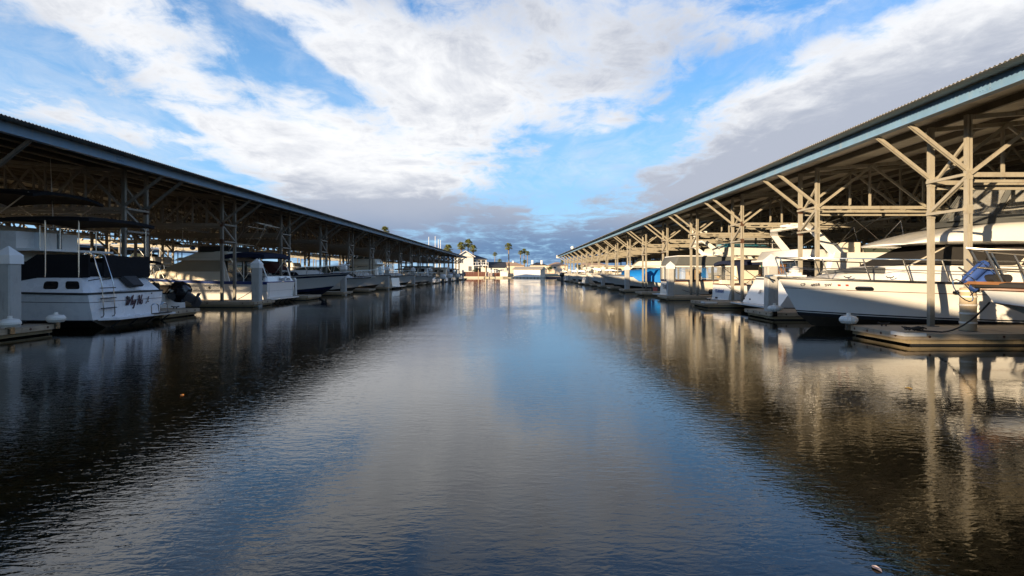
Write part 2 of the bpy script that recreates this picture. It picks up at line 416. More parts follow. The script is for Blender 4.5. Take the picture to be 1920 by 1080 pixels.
def shed(name, side, Xp, Y0, k0, k1, yend, label, detail=True, near=7, only_roof_before=None):
    root = empty(name, (0, 0, 0), 0, label, 'boat shed')
    X = lambda dd: side * (Xp + dd)
    DW = DEPTH[side]; DMID = DW + 1.2; D2 = 2 * DMID
    def zroof(dd):
        dd = DMID - abs(dd - DMID)
        return ZF + .083 * (dd - FASC)
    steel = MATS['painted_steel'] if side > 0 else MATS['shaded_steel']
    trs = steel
    ks = range(k0, k1 + 1)
    posts = [0, DW, D2 - DW, D2]
    # --- post : two channels back to back, boxed in below
    def post_mesh(zt, slot):
        m = MB(); h = .056
        if slot:        # two channels with a groove between, plated over low down
            m.box(-h, -.012, -h, h, .23, zt); m.box(.018, h, -h, h, .23, zt); m.box(-.012, .018, -.02, h, .23, zt)
            m.box(-.0119, .0179, -h - .003, -.021, .23, 2.55)
        else: m.box(-h, h, -h, h, .23, zt)
        m.box(-.12, .12, -.12, .12, .232, .25)
        return m.mesh('post', steel)
    pm = {dd: [post_mesh(zroof(dd) - .16, dd == 0), post_mesh(zroof(dd) - .16, False)] for dd in posts}
    rung_m = MB().bar((0, 0, 0), (0, PAIR, 0), .06, .06).mesh('rung', steel)
    dg = MB()
    for a in (-.03, .03): dg.bar((a, 0, 3.58), (a, PAIR, 2.92), .028, .07)
    diag_m = dg.mesh('diagonal_brace', steel)
    dg2 = MB().bar((0, 0, 4.55), (0, PAIR, 3.66), .05, .06); diag2_m = dg2.mesh('diagonal_brace', steel)
    def brace_mesh(sgn):
        m = MB()
        for a in (-.031, .031): m.bar((0, a, 3.70), (sgn * (FASC + .05), a, 4.70), .026, .075)
        return m.mesh('eave_brace', steel)
    bm_in = brace_mesh(side)
    bm_out = brace_mesh(-side)
    # truss pieces (over one half of the shed, d = 0 .. DW), shared by all
    NV = 6
    dv = [DW * i / NV for i in range(NV + 1)]
    ch_bot = MB(); ch_bot2 = MB(); ch_top = MB()
    ch_bot.bar((X(0) - X(0), 0, 3.62), (side * DW, 0, 3.62), .07, .10)
    ch_bot2.bar((side * .1, .11, 3.50), (side * DW, .11, 3.50), .05, .06)
    ch_top.bar((0, 0, zroof(0) - .22), (side * DW, 0, zroof(DW) - .22), .08, .10)
    cb, cb2, ct = ch_bot.mesh('chord', trs), ch_bot2.mesh('chord', trs), ch_top.mesh('chord', trs)
    webs = []
    for i in range(1, NV):
        webs.append(MB().bar((side * dv[i], .06, 3.60), (side * dv[i], .06, zroof(dv[i]) - .2), .06, .06).mesh('web_member', trs))
    for i in range(NV):
        a, b = (3.64, zroof(dv[i + 1]) - .25) if i % 2 == 0 else (zroof(dv[i]) - .25, 3.64)
        webs.append(MB().bar((side * dv[i], -.07, a), (side * dv[i + 1], -.07, b), .05, .075).mesh('web_member', trs))
    whole = MB()
    for me in [cb, cb2, ct] + webs:
        whole.add([v.co for v in me.vertices], [tuple(p.vertices) for p in me.polygons])
    wm = whole.mesh('truss', trs)
    # mirrored copy for the other half
    mir = MB(); mir.add([(side * D2 - v.co.x, v.co.y, v.co.z) for v in wm.vertices], [tuple(reversed(p.vertices)) for p in wm.polygons])
    wm2 = mir.mesh('truss', MATS['painted_steel'])  # far half takes the lighter steel, so left trusses look sunlit by colour
    lm = MB()
    lm.bar((0, 0, 3.62), (0, BAY, 3.62), .07, .09)
    for i in range(4):
        y0, y1 = BAY * i / 4, BAY * (i + 1) / 4
        a, b = (3.64, 5.4) if i % 2 == 0 else (5.4, 3.64)
        lm.bar((0, y0, a), (0, y1, b), .06, .07)
        lm.bar((.0, y1, 3.6), (.0, y1, 5.5), .06, .06)
    lmesh = lm.mesh('truss', trs)
    lm = MB(); zr = zroof(DW * .5) - .2
    lm.bar((0, 0, 3.70), (0, BAY - PAIR, 3.70), .06, .08)
    for i in range(4):
        y0, y1 = (BAY - PAIR) * i / 4, (BAY - PAIR) * (i + 1) / 4
        a, b = (3.70, zr) if i % 2 == 0 else (zr, 3.70)
        lm.bar((0, y0, a), (0, y1, b), .05, .06)
    lmesh_low = lm.mesh('truss', trs)
    for k in ks:
        y = Y0 + BAY * k
        hidden = only_roof_before is not None and k < only_roof_before
        for dd in posts:
            for j in (0, 1):
                if hidden and dd > 0: continue
                if not detail and dd in (DW, D2 - DW): continue
                link('post', pm[dd][j], root, (X(dd), y + PAIR * j, 0))
        if hidden or not detail: continue
        if k < 5:
            for j in (0, 1):
                yy = y + PAIR * j
                for z in (3.62, 2.87):
                    g = MB(); g.box(X(0) - .062, X(0) + .062, yy - .066, yy - .0595, z - .10, z + .10)
                    g.box(X(0) - side * .0645 - .0035, X(0) - side * .0645 + .0035, yy - .05, yy + .05, z - .09, z + .09)
                    for q in (-.055, .055):
                        g.box(X(0) - .05, X(0) - .034, yy - .078, yy - .0665, z + q - .008, z + q + .008); g.box(X(0) + .034, X(0) + .05, yy - .078, yy - .0665, z + q - .008, z + q + .008)
                    g.build('gusset_plate', rusty if (k + j) % 3 == 2 else steel, root)
        for dd in posts:
            if dd not in (0,) and k > 9: continue
            for z in (3.62, 2.87): link('rung', rung_m, root, (X(dd) - side * .09, y, z))
            link('diagonal_brace', diag_m, root, (X(dd) - side * .0, y, 0))
            if dd == 0: link('diagonal_brace', diag2_m, root, (X(dd) + side * .12, y, 0))
        for j in (0, 1):
            link('eave_brace', bm_in, root, (X(0), y + PAIR * j, 0))
            if k < 6: link('eave_brace', bm_out, root, (X(D2), y + PAIR * j, 0))
        for j in (0, 1):
            if k < near:
                tr = link('truss', cb, root, (X(0), y + PAIR * j, 0))
                link('chord', cb2, tr); link('chord', ct, tr)
                for me in webs: link('web_member', me, tr)
            else:
                link('truss', wm, root, (X(0), y + PAIR * j, 0))
            link('truss', wm2, root, (X(0), y + PAIR * j, 0))
        for dd in (DW, D2 - DW):
            if k < k1: link('truss', lmesh, root, (X(dd) + side * .18, y + PAIR * .5, 0))
        if k < min(k1, 10):
            for dd in (DW * .5, D2 - DW * .5): link('truss', lmesh_low, root, (X(dd), y + PAIR, 0))
    ya = Y0 + BAY * k0 - 2.2
    # --- purlins
    for i in range(1, 9):
        for s2 in (0, 1):
            dd = FASC + (DMID - FASC) * i / 8.35
            dd = D2 - dd if s2 else dd
            MB().box(X(dd) - .035, X(dd) + .035, ya, yend, zroof(dd) - .165, zroof(dd) - .008).build('purlin', purlin_m, root)
    MB().box(X(DMID) - .06, X(DMID) + .06, ya, yend, zroof(DMID) - .22, zroof(DMID) - .02).build('purlin', purlin_m, root)
    # --- fascia beams and roof sheets, bay by bay
    ys = [ya]
    while ys[-1] + BAY < yend - .5: ys.append(ys[-1] + BAY)
    n_wave = 62
    L = BAY
    def fascia(y0, y1, dd, sg):
        m = MB()
        x = X(dd)
        m.box(x - .05, x + .05, y0 + .004, y1 - .004, ZF - .25, ZF - .012)
        m.box(x - .085, x + .085, y0 + .004, y1 - .004, ZF - .275, ZF - .251)
        o = m.build('fascia_beam', fascia_m, root)
        if detail:
            p = MB().box(x - side * sg * .0525 - .0025, x - side * sg * .0525 + .0025, y1 - .16, y1 + .15, ZF - .22, ZF - .05)
            for yy in (-.11, -.05, .05, .11):
                for zz in (ZF - .18, ZF - .09):
                    p.box(x - side * sg * .062 - .008, x - side * sg * .062 + .008, y1 + yy - .012, y1 + yy + .012, zz - .012, zz + .012)
            p.build('splice_plate', fascia_m, o)
    def sheetmesh(y1, s2):
        m = MB(); n = 4
        nw = max(2, int(n_wave * (y1) / BAY))
        a = EAVE if not s2 else D2 - EAVE
        xs0, xs1 = X(a) , X(DMID)
        ze, zr = zroof(EAVE), zroof(DMID)
        vs = []; fs = []
        cnt = nw * n + 1
        for i in range(cnt):
            y = y1 * i / (cnt - 1); w = .017 * math.cos(2 * PI * i / n)
            vs += [(xs0, y, ze + w + .018), (xs1, y, zr + w + .018)]
        for i in range(cnt - 1):
            q = (2 * i, 2 * i + 1, 2 * i + 3, 2 * i + 2)
            fs.append(q if (side > 0) != bool(s2) else tuple(reversed(q)))
        m.add(vs, fs)
        return m.mesh('roof_sheet', sheet_m, 80)
    full = [sheetmesh(BAY, 0), sheetmesh(BAY, 1)]
    for i, y in enumerate(ys):
        last = i == len(ys) - 1
        y1 = yend if last else y + BAY
        for s2 in (0, 1):
            me = full[s2] if not last else sheetmesh(y1 - y, s2)
            link('roof_sheet', me, root, (0, y, 0 if i % 2 else .004))
        fascia(y, y1, FASC, 1)
        if i < 14: fascia(y, y1, D2 - FASC, -1)
    # gable trim at the far end
    m = MB()
    m.bar((X(FASC), yend - .08, ZF - .12), (X(DMID), yend - .08, zroof(DMID) - .12), .06, .22)
    m.bar((X(DMID), yend - .08, zroof(DMID) - .12), (X(D2 - FASC), yend - .08, ZF - .12), .06, .22)
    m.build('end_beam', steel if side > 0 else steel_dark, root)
    return root

YL, YR, XL, XR = 13.03, 12.72, 13.07, 9.75
shed('boat_shed', -1, XL, YL, -4, 18, 133.0, 'long open boat shed in shade along the left side of the channel', only_roof_before=0)
shed('boat_shed', 1, XR, YR, -2, 17, 124.0, 'long open boat shed with sunlit tan posts along the right side of the channel', only_roof_before=-1)
shed('boat_shed', -1, 56.0, YL, 0, 15, 112.0, 'distant boat shed with pale blue fascia glimpsed through the left shed', detail=False)
shed('boat_shed', 1, 56.0, YR, 0, 14, 112.0, 'distant boat shed glimpsed between the posts of the right shed', detail=False)

# ------------------------------------------------------------------ docks
ZD = .23
def finger(side, Xp, y0, k, rowname, near=False):
    """finger pier: local x runs inward from the tip, y from the near edge"""
    wd, tipd = 2.12, (-1.84 if side > 0 else -1.75)
    DW = DEPTH[side]
    Lf = DW - tipd
    x0 = side * (Xp + tipd)
    lab = 'weathered timber finger dock, %s from the camera in the %s row' % (ORD[k + 1], rowname)
    root = empty('finger_dock', (x0, y0, 0), 0, lab, 'dock', 'finger docks of the %s row' % rowname)
    sx = lambda a: side * a
    def bx(m, a0, a1, b0, b1, z0, z1): m.box(min(sx(a0), sx(a1)), max(sx(a0), sx(a1)), b0, b1, z0, z1)
    if near:
        npan = 5; step = Lf / npan
        for i in range(npan):
            m = MB(); bx(m, .05 + i * step if i else .05, (i + 1) * step - .008, .05, wd - .05, .19, ZD); m.build('deck_panel', deckm, root)
    else:
        m = MB(); bx(m, .05, Lf, .05, wd - .05, .19, ZD); m.build('deck', deckm, root)
    for b0, b1 in ((0, .048), (wd - .048, wd)):
        m = MB(); bx(m, .05, Lf, b0, b1, .125, ZD + .012)
        o = m.build('side_board', wood, root)
        if near:
            for i in range(9):
                xx = .5 + i * 1.3 + (.22 if i % 2 else 0)
                yb = -.004 if b0 == 0 else wd + .004
                MB().tube([(sx(xx), yb - .008, .185), (sx(xx), yb + .008, .185)], .026, 8).build('bolt', rusty, o)
        m = MB(); bx(m, .14, Lf, b0 + (.035 if b0 == 0 else -.035), b1 + (.035 if b0 == 0 else -.035), .036, .114); m.build('lower_board', woodlow, root)
        m = MB(); bx(m, .16, Lf, b0 + (.05 if b0 == 0 else -.05), b1 + (.05 if b0 == 0 else -.05), -.10, .0355); m.build('wet_skirt', black_float, root)
    m = MB(); bx(m, 0, .048, 0, wd, .125, ZD + .012); e = m.build('end_board', wood, root)
    if near:
        for yy in (.3, .8, 1.3, 1.8):
            MB().tube([(sx(-.01), yy, .185), (sx(.008), yy, .185)], .028, 8).build('bolt', rusty, e)
    m = MB(); bx(m, .10, .138, .06, wd - .06, .036, .114); m.build('lower_board', woodlow, root)
    m = MB(); bx(m, .3, Lf, .2, wd - .2, -.35, .068); m.build('float', black_float, root)
    # cleats
    for a, b in ((.75, wd - .22), (3.2, .2)):
        m = MB()
        for q in (-.05, .05): m.bar((sx(a + q), b, ZD), (sx(a + q), b, ZD + .06), .025)
        m.tube([(sx(a - .14), b, ZD + .085), (sx(a - .07), b, ZD + .062), (sx(a + .07), b, ZD + .062), (sx(a + .14), b, ZD + .085)], .018, 6)
        m.build('cleat', rubber, root)
    return root
def roller_on(root, side, x, y, fluted=True):
    prof = [(.02, .0), (.16, .01), (.205, .07), (.205, .115), (.16, .175), (.06, .195), (.045, .20), (.045, .25), (.0, .255)]
    o = MB().lathe(prof, 28, (x, y, ZD + .05), .07 if fluted else 0).build('corner_roller', roller_m, root)
    MB().box(x - .06, x + .06, y - .06, y + .06, ZD - .10, ZD + .05).build('roller_bracket', chrome, o)
    return o

for side, Xp, Y0, kmax, rowname in ((-1, XL, YL, 18, 'left'), (1, XR, YR, 17, 'right')):
    for k in range(0, kmax + 1):
        y0 = Y0 + BAY * k - .72
        near = k < 3
        f = finger(side, Xp, y0, k, rowname, near)
        if side > 0 and k == 0:
            roller_on(f, side, -.02, 2.02)
            m = MB(); m.box(-.03, .012, -.03, .42, ZD - .035, ZD + .035); m.box(.0125, .42, -.03, .012, ZD - .035, ZD + .035)
            m.build('corner_bumper', roller_m, f)
        if side > 0 and k == 1: roller_on(f, side, .12, -.02)
        if side > 0 and k == 2:
            m = MB(); m.box(-.03, .012, -.03, .5, ZD - .035, ZD + .035); m.box(.0125, .5, -.03, .012, ZD - .035, ZD + .035)
            m.build('corner_bumper', roller_m, f)
        if side < 0 and k == 0:
            roller_on(f, side, .0, 2.05, False); roller_on(f, side, .0, .75, False)
    m = MB()
    r = empty('main_dock', (side * (Xp + DEPTH[side]), 0, 0), 0, 'main walkway dock under the ridge of the %s shed' % rowname, 'dock')
    w2 = side * 2.4
    MB().box(min(0.004 * side, w2), max(0.004 * side, w2), Y0 - 2, Y0 + BAY * kmax + 3, .17, ZD + .006).build('deck', deckm, r)
    MB().box(min(side * .02, side * .06), max(side * .02, side * .06), Y0 - 2, Y0 + BAY * kmax + 3, -.05, .166).build('side_board', wood, r)

# pilings with pyramid caps
def make_piling():
    root = empty('piling', (0, 0, 0), 0, 'x', 'piling', 'white capped pilings')
    h = .175; c = .03
    oct_ = lambda h, c, z: [(-h + c, -h, z), (h - c, -h, z), (h, -h + c, z), (h, h - c, z), (h - c, h, z), (-h + c, h, z), (-h, h - c, z), (-h, -h + c, z)]
    MB().loft([oct_(h, c, -1.5), oct_(h, c, 1.78)]).build('shaft', conc, root)
    m = MB()
    sq = lambda h, z: [(-h, -h, z), (h, -h, z), (h, h, z), (-h, h, z)]
    m.loft([sq(.198, 1.70), sq(.198, 1.90), sq(.185, 1.92), sq(.004, 2.12)])
    m.build('cap', capm, root)
    return root
pil = make_piling(); first = True
for side, X0, Y0, klist, rowname in ((-1, -11.85, YL + .55, [0], 'left'), (-1, -11.55, YL, [2, 4, 6, 8, 10, 13, 15, 17], 'left'), (1, 8.35, YR, [1, 3, 5, 7, 9, 11, 13, 15], 'right')):
    for k in klist:
        y = Y0 + BAY * k + (.05 if side < 0 else .25)
        lab = 'white capped square piling at the tip of the %s finger dock, %s row' % (ORD[k + 1], rowname)
        if first:
            pil.location = (X0, y, 0); pil['label'] = lab; first = False
        else: dup(pil, (X0, y, 0), 0, lab)

# ------------------------------------------------------------------ boats
class Boat:
    def __init__(s, name, loc, rz, label, cat='boat', group=None, L=9.0, B=3.0, zs=.95, zb=1.3, rake=1.2, zc=.12, tw=.93, full=2.4, trake=.12,
                 side=None, bottom=None, deck=None, rail=None, cockpit=None, stemz=.35, flare=.10, kz=.02, kp=2.2):
        s.root = empty(name, (*loc, 0), rz, label, cat, group)
        s.L, s.B, s.zs, s.zb, s.rake, s.zc, s.tw, s.full, s.trake, s.stemz, s.flare = L, B, zs, zb, rake, zc, tw, full, trake, stemz, flare
        s.kz, s.kp = kz, kp
        sm, bm_, dm = side or gel, bottom or antifoul, deck or side or gel
        NT_, NV = 18, 4
        ts = [1 - (1 - i / NT_) ** 1.25 for i in range(NT_ + 1)]; s.ts = ts
        m = MB()
        for sg in (1, -1):
            rings = [[s.pt(t, v / NV, sg) for v in range(NV + 1)] for t in ts]
            if sg < 0: rings = [list(reversed(r)) for r in rings]
            m.loft(list(reversed(rings)), closed=False)
        tr = [s.pt(0, v / NV, 1) for v in range(NV + 1)] + [s.pt(0, v / NV, -1) for v in reversed(range(NV + 1))]
        m.add(tr, [tuple(range(len(tr)))])
        m.build('hull', sm, s.root, 45)
        m = MB()
        for sg in (1, -1):
            rings = [[s.keel(t), s.pt(t, 0, sg)] for t in ts]
            if sg < 0: rings = [list(reversed(r)) for r in rings]
            m.loft(list(reversed(rings)), closed=False)
        m.add([s.keel(0), s.pt(0, 0, 1), s.pt(0, 0, -1)], [(0, 1, 2)])
        m.build('hull_bottom', bm_, s.root, 45)
        # deck, with an open cockpit well when asked
        c0, c1 = cockpit or (0, 0)
        m = MB(); ins = .26
        def dk(t, sg, off=0): p = s.pt(t, 1, sg); return (p[0], sg * max(0, abs(p[1]) - off), p[2] - .012)
        fore = [t for t in ts if t >= c1] if cockpit else ts
        if cockpit: fore = [c1] + [t for t in fore if t > c1 + .01]
        for a, b in zip(fore[:-1], fore[1:]):
            cr = lambda t: (s.pt(t, 1, 1)[0], 0, s.pt(t, 1, 1)[2] + .05)
            m.add([dk(a, 1), cr(a), cr(b), dk(b, 1)], [(0, 1, 2, 3)]); m.add([dk(a, -1), cr(a), cr(b), dk(b, -1)], [(3, 2, 1, 0)])
        if cockpit:
            seq = [0] + [t for t in ts if 0.01 < t < c1 - .01] + [c1]
            zf = .30
            for a, b in zip(seq[:-1], seq[1:]):
                for sg in (1, -1):
                    q = [dk(a, sg), dk(a, sg, ins), dk(b, sg, ins), dk(b, sg)]
                    m.add(q, [(0, 1, 2, 3) if sg > 0 else (3, 2, 1, 0)])
                    i0, i1 = dk(a, sg, ins), dk(b, sg, ins)
                    m.add([i0, i1, (i1[0], i1[1], zf), (i0[0], i0[1], zf)], [(0, 1, 2, 3)])
                i0, i1 = dk(a, 1, ins), dk(b, 1, ins)
                m.add([(i0[0], i0[1], zf), (i1[0], i1[1], zf), (i1[0], -i1[1], zf), (i0[0], -i0[1], zf)], [(0, 1, 2, 3)])
            a = dk(0, 1, ins); b = dk(c1, 1, ins)
            m.add([(a[0] + .2, a[1], a[2]), (a[0] + .2, -a[1], a[2]), (a[0] + .2, -a[1], zf), (a[0] + .2, a[1], zf)], [(0, 1, 2, 3)])
            p0 = dk(0, 1); m.add([p0, (p0[0], -p0[1], p0[2]), (a[0] + .2, -a[1], a[2]), (a[0] + .2, a[1], a[2])], [(0, 1, 2, 3)])
            m.add([(b[0], b[1], b[2] + .05), (b[0], -b[1], b[2] + .05), (b[0], -b[1], zf), (b[0], b[1], zf)], [(0, 1, 2, 3)])
        m.build('deck', dm, s.root, 30)
        if rail is not None:
            pts = [s.pt(t, 1, 1) for t in ts] + [s.pt(t, 1, -1) for t in reversed(ts[:-1])]
            MB().tube([(p[0] + (.01 if p[1] == 0 else 0), p[1] * 1.008, p[2] - .015) for p in pts], .028, 6).build('rub_rail', rail, s.root, True)
            a, b = s.pt(0, 1, 1), s.pt(0, 1, -1)
            MB().tube([(a[0] - .01, a[1], a[2] - .015), (b[0] - .01, b[1], b[2] - .015)], .028, 6).build('rub_rail', rail, s.root, True)
    def bs(s, t):
        a = s.B / 2
        if t < .42: return a * (s.tw + (1 - s.tw) * math.sin(t / .42 * PI / 2))
        u = (t - .42) / .58
        return a * (max(0.0, 1 - u ** s.full)) ** .85
    def pt(s, t, v, sg):
        xs = t * s.L; xc = t * (s.L - s.rake * .62)
        b1 = s.bs(t); b0 = b1 * (.90 - .38 * t ** 3)
        zc = s.zc + (t ** 3) * s.stemz * s.zb * .75
        z1 = s.zs + (s.zb - s.zs) * t ** 1.6
        y = b0 + (b1 - b0) * v - s.flare * math.sin(PI * v) * (t ** 2) * b1
        xx = xc + (xs - xc) * v + s.trake * (v) * (1 - t) ** 8
        return (xx, sg * max(y, 0), zc + (z1 - zc) * v)
    def keel(s, t):
        return (t * (s.L - s.rake), 0, -.4 + (s.kz + .4) * max(0, (t - .55) / .45) ** s.kp)
    def vz(s, t, z):
        a, b = s.pt(t, 0, 1)[2], s.pt(t, 1, 1)[2]
        return (z - a) / (b - a)
    def stripe(s, v0, v1, m, name='hull_stripe', off=.005, t0=0.0, t1=1.0, transom=True):
        mb = MB(); ts = [t0] + [t for t in s.ts if t0 < t < t1] + [t1]
        for sg in (1, -1):
            rings = []
            for t in ts:
                a, b = s.pt(t, v0, sg), s.pt(t, v1, sg)
                e = off * (1.0 if t < 1 else 1)
                rings.append([(a[0] + (e if t == 1 else 0), a[1] + sg * e, a[2]), (b[0] + (e if t == 1 else 0), b[1] + sg * e, b[2])])
            if sg < 0: rings = [list(reversed(r)) for r in rings]
            mb.loft(list(reversed(rings)), closed=False)
        if transom and t0 == 0:
            a, b = s.pt(0, v0, 1), s.pt(0, v1, 1)
            mb.add([(a[0] - off, a[1] + off, a[2]), (b[0] - off, b[1] + off, b[2]), (b[0] - off, -b[1] - off, b[2]), (a[0] - off, -a[1] - off, a[2])], [(0, 1, 2, 3)])
        return mb.build(name, m, s.root, 40)
    def frame(s, t, z, sg):
        v = s.vz(t, z); p = Vector(s.pt(t, v, sg))
        tx = (Vector(s.pt(min(1, t + .01), v, sg)) - Vector(s.pt(max(0, t - .01), v, sg))).normalized()
        tz = (Vector(s.pt(t, v + .02, sg)) - Vector(s.pt(t, v - .02, sg))).normalized()
        n = tx.cross(tz).normalized()
        if n.y * sg < 0: n = -n
        return p, tx, tz, n
    def porthole(s, t, z, sg, w=.34, h=.11):
        p, tx, tz, n = s.frame(t, z, sg)
        out = []
        for k in range(20):
            a = 2 * PI * k / 20
            cx = (w - h) / 2 * (1 if math.cos(a) > 0 else -1)
            out.append(p + tx * (cx + math.cos(a) * h / 2) + tz * math.sin(a) * h / 2)
        f = MB().tube([q + n * .012 for q in out], .014, 6, closed=True).build('porthole', chrome, s.root, True)
        MB().prism([q + n * .004 for q in (out if sg > 0 else out[::-1])], n * .006).build('pane', glass_dark, f)
    def text_side(s, t, z, sg, body, size, m, shear=0, label='lettering'):
        p, tx, tz, n = s.frame(t, z, sg)
        # read left to right from outside
        right = tz.cross(n).normalized()
        return put_text(label, body, size, m, s.root, p + n * .012, right, n.cross(right), shear)
    def part(s, mb, name, m, smooth=False, parent=None): return mb.build(name, m, parent or s.root, smooth)
    def frustum(s, name, m, x0, x1, w0, w1, z0, z1, tx0, tx1, tw0, tw1, zf=None, smooth=False, parent=None):
        """x0/x1 aft and fore ends, half widths w0 (aft) w1 (fore), t* the same for the top"""
        zt1 = z1 if zf is None else zf
        b = [(x0, -w0, z0), (x1, -w1, z0), (x1, w1, z0), (x0, w0, z0)]
        t = [(tx0, -tw0, z1), (tx1, -tw1, zt1), (tx1, tw1, zt1), (tx0, tw0, z1)]
        # softened corners : eight-sided rings
        def ring(q, c, z=None):
            o = []
            for i in range(4):
                p = Vector(q[i]); a = Vector(q[i - 1]); bb = Vector(q[(i + 1) % 4])
                o.append(p + (a - p).normalized() * c); o.append(p + (bb - p).normalized() * c)
            return o
        mb = MB()
        cen = Vector((sum(p[0] for p in t) / 4, 0, sum(p[2] for p in t) / 4))
        r0 = ring(b, .12); r1 = ring([Vector(p) + (Vector(q) - Vector(p)) * .06 for p, q in zip(t, b)], .12)
        r2 = ring([Vector(p) + (Vector((cen.x, 0, p[2])) - Vector(p)).normalized() * .05 + Vector((0, 0, .012)) for p in t], .1)
        mb.loft([r0, r1, r2])
        o = mb.build(name, m, parent or s.root, smooth or 30)
        s.last = (b, t)
        return o
    def face(s, which):
        b, t = s.last
        i, j = {'port': (2, 3), 'starboard': (0, 1), 'fore': (1, 2), 'aft': (3, 0)}[which]
        return [Vector(b[i]), Vector(b[j]), Vector(t[j]), Vector(t[i])]
    def window(s, which, u0, u1, v0, v1, m=None, name='window', r=.18, off=.012, parent=None, lean=(0, 0)):
        A, Bq, C, D = s.face(which)
        pos = lambda u, v: (A * (1 - u) + Bq * u) * (1 - v) + (D * (1 - u) + C * u) * v
        n = (Bq - A).cross(D - A).normalized()
        pts = []
        for cx, cy, a0 in ((u1, v1, 0), (u0, v1, 90), (u0, v0, 180), (u1, v0, 270)):
            for k in range(4):
                a = R(a0 + 30 * k); ru, rv = (u1 - u0) * r * .5, (v1 - v0) * r
                sh = lean[0] if cx == u0 else lean[1]
                u = cx - math.copysign(ru, cx - (u0 + u1) / 2) + ru * math.cos(a)
                v = cy - math.copysign(rv, cy - (v0 + v1) / 2) + rv * math.sin(a)
                pts.append(pos(u + sh * (v - v0), v) - n * .01)
        return MB().prism(pts, n * (off + .01)).build(name, m or glass_dark, parent or s.root)
    def rail(s, t0, t1, h, m=None, r=.014, n=7, over=0.0, name='bow_rail', mid=True, single=True, lean=.12):
        """stainless bow rail with leaning stanchions"""
        mm = m or chrome
        pts = []
        for sg in (1, -1):
            seq = [t0 + (t1 - t0) * i / 10 for i in range(11)]
            q = [Vector(s.pt(t, 1, sg)) for t in seq]
            q = [p + Vector((lean if i else 0, -sg * .08, h if i else .02)) for i, p in enumerate(q)]
            pts.append(q)
        tip = Vector(s.pt(1, 1, 1)) + Vector((over, 0, h + .02))
        line = pts[0] + [tip] + list(reversed(pts[1]))
        o = MB().tube(line, r, 6).build(name, mm, s.root, True)
        if mid:
            MB().tube([p - Vector((lean * .5, 0, h * .5)) for p in line[2:-2]], r * .7, 5).build('mid_rail', mm, s.root, True)
        for sg in (1, -1):
            for i in range(1, n):
                t = t0 + (t1 - t0) * i / (n - 1)
                p = Vector(s.pt(t, 1, sg)) + Vector((0, -sg * .08, 0))
                MB().bar(p, p + Vector((lean, 0, h)), r * 1.6).build('stanchion', mm, s.root)
        return o
    def bimini(s, x0, x1, w, z, m, thick=.10, drop=.14, legs=True, zleg=1.0, name='bimini_top', lm=None):
        rings = []
        nx, ny = 6, 8
        mb = MB(); grid = []
        for i in range(nx + 1):
            u = i / nx; row = []
            for j in range(ny + 1):
                v = j / ny * 2 - 1
                row.append((x0 + (x1 - x0) * u, v * w, z - drop * (v * v) ** 1.4 - drop * .7 * abs(2 * u - 1) ** 2.5))
            grid.append(row)
        for i in range(nx):
            mb.loft([grid[i], grid[i + 1]], closed=False)
        lo = [[(p[0], p[1] * .985, p[2] - thick) for p in r] for r in grid]
        for i in range(nx): mb.loft([list(reversed(lo[i])), list(reversed(lo[i + 1]))], closed=False)
        edge = [grid[0][j] for j in range(ny + 1)] + [grid[i][ny] for i in range(1, nx + 1)] + [grid[nx][j] for j in reversed(range(ny))] + [grid[i][0] for i in reversed(range(1, nx))]
        e2 = [lo[0][j] for j in range(ny + 1)] + [lo[i][ny] for i in range(1, nx + 1)] + [lo[nx][j] for j in reversed(range(ny))] + [lo[i][0] for i in reversed(range(1, nx))]
        mb.loft([e2, edge], cap=False)
        o = mb.build(name, m, s.root, 50)
        if legs:
            xm = (x0 + x1) / 2
            for sg in (1, -1):
                for xa in (x0 + .15, x1 - .15):
                    MB().bar((xm, sg * w * .97, zleg), (xa, sg * w * .96, z - drop - .05), .026).build('canopy_pole', lm or chrome, s.root)
        return o
    def platform(s, z=.2, depth=.45, w=None, m=None):
        w = w or s.bs(0) * .92
        mb = MB(); x0 = s.pt(0, .2, 1)[0]
        mb.prism([(x0 - depth, -w + .25, z), (x0 - depth, w - .25, z), (x0 - depth + .2, w, z), (x0 - .005, w, z), (x0 - .005, -w, z), (x0 - depth + .2, -w, z)][::-1], (0, 0, .055))
        return mb.build('swim_platform', m or gel, s.root)
    def outboard(s, y=0, z=.85, tilt=0, k=1.0, cm=None, x=-.3, leg=1.0):
        """outboard motor hung on the transom"""
        q = empty('outboard_motor', (x, y, z)); q.parent = s.root
        q.rotation_euler = (0, R(tilt), 0); q.scale = (k, k, k)
        def sec(x0, x1, w, zz, c=.06): return [(x0 + c, -w, zz), (x1 - c, -w, zz), (x1, -w + c, zz), (x1, w - c, zz), (x1 - c, w, zz), (x0 + c, w, zz), (x0, w - c, zz), (x0, -w + c, zz)]
        mb = MB(); mb.loft([sec(-.40, .12, .17, -.05), sec(-.48, .20, .22, .12), sec(-.46, .20, .22, .38), sec(-.36, .14, .18, .50), sec(-.26, .02, .10, .54)])
        mb.build('cowling', cm or motor_black, q, 50)
        mb = MB(); mb.loft([sec(-.30, .02, .09, -.05, .03), sec(-.26, -.02, .06, -.75, .02)]); mb.box(-.44, .04, -.11, .11, -.70, -.685)
        mb.loft([sec(-.34, .10, .02, -.70, .01), sec(-.30, .06, .06, -.86, .02), sec(-.22, -.02, .015, -1.1, .005)])
        lg = mb.build('lower_leg', motor_grey, q, 30); lg.scale = (1, 1, leg)
        mb = MB()
        for a in range(3):
            an = 2 * PI * a / 3
            mb.add([(-.36, 0, -.86), (-.40, .15 * math.cos(an), -.86 + .15 * math.sin(an)), (-.34, .15 * math.cos(an + .8), -.86 + .15 * math.sin(an + .8))], [(0, 1, 2)])
        if leg == 1.0: mb.build('propeller', motor_grey, q)
        return q
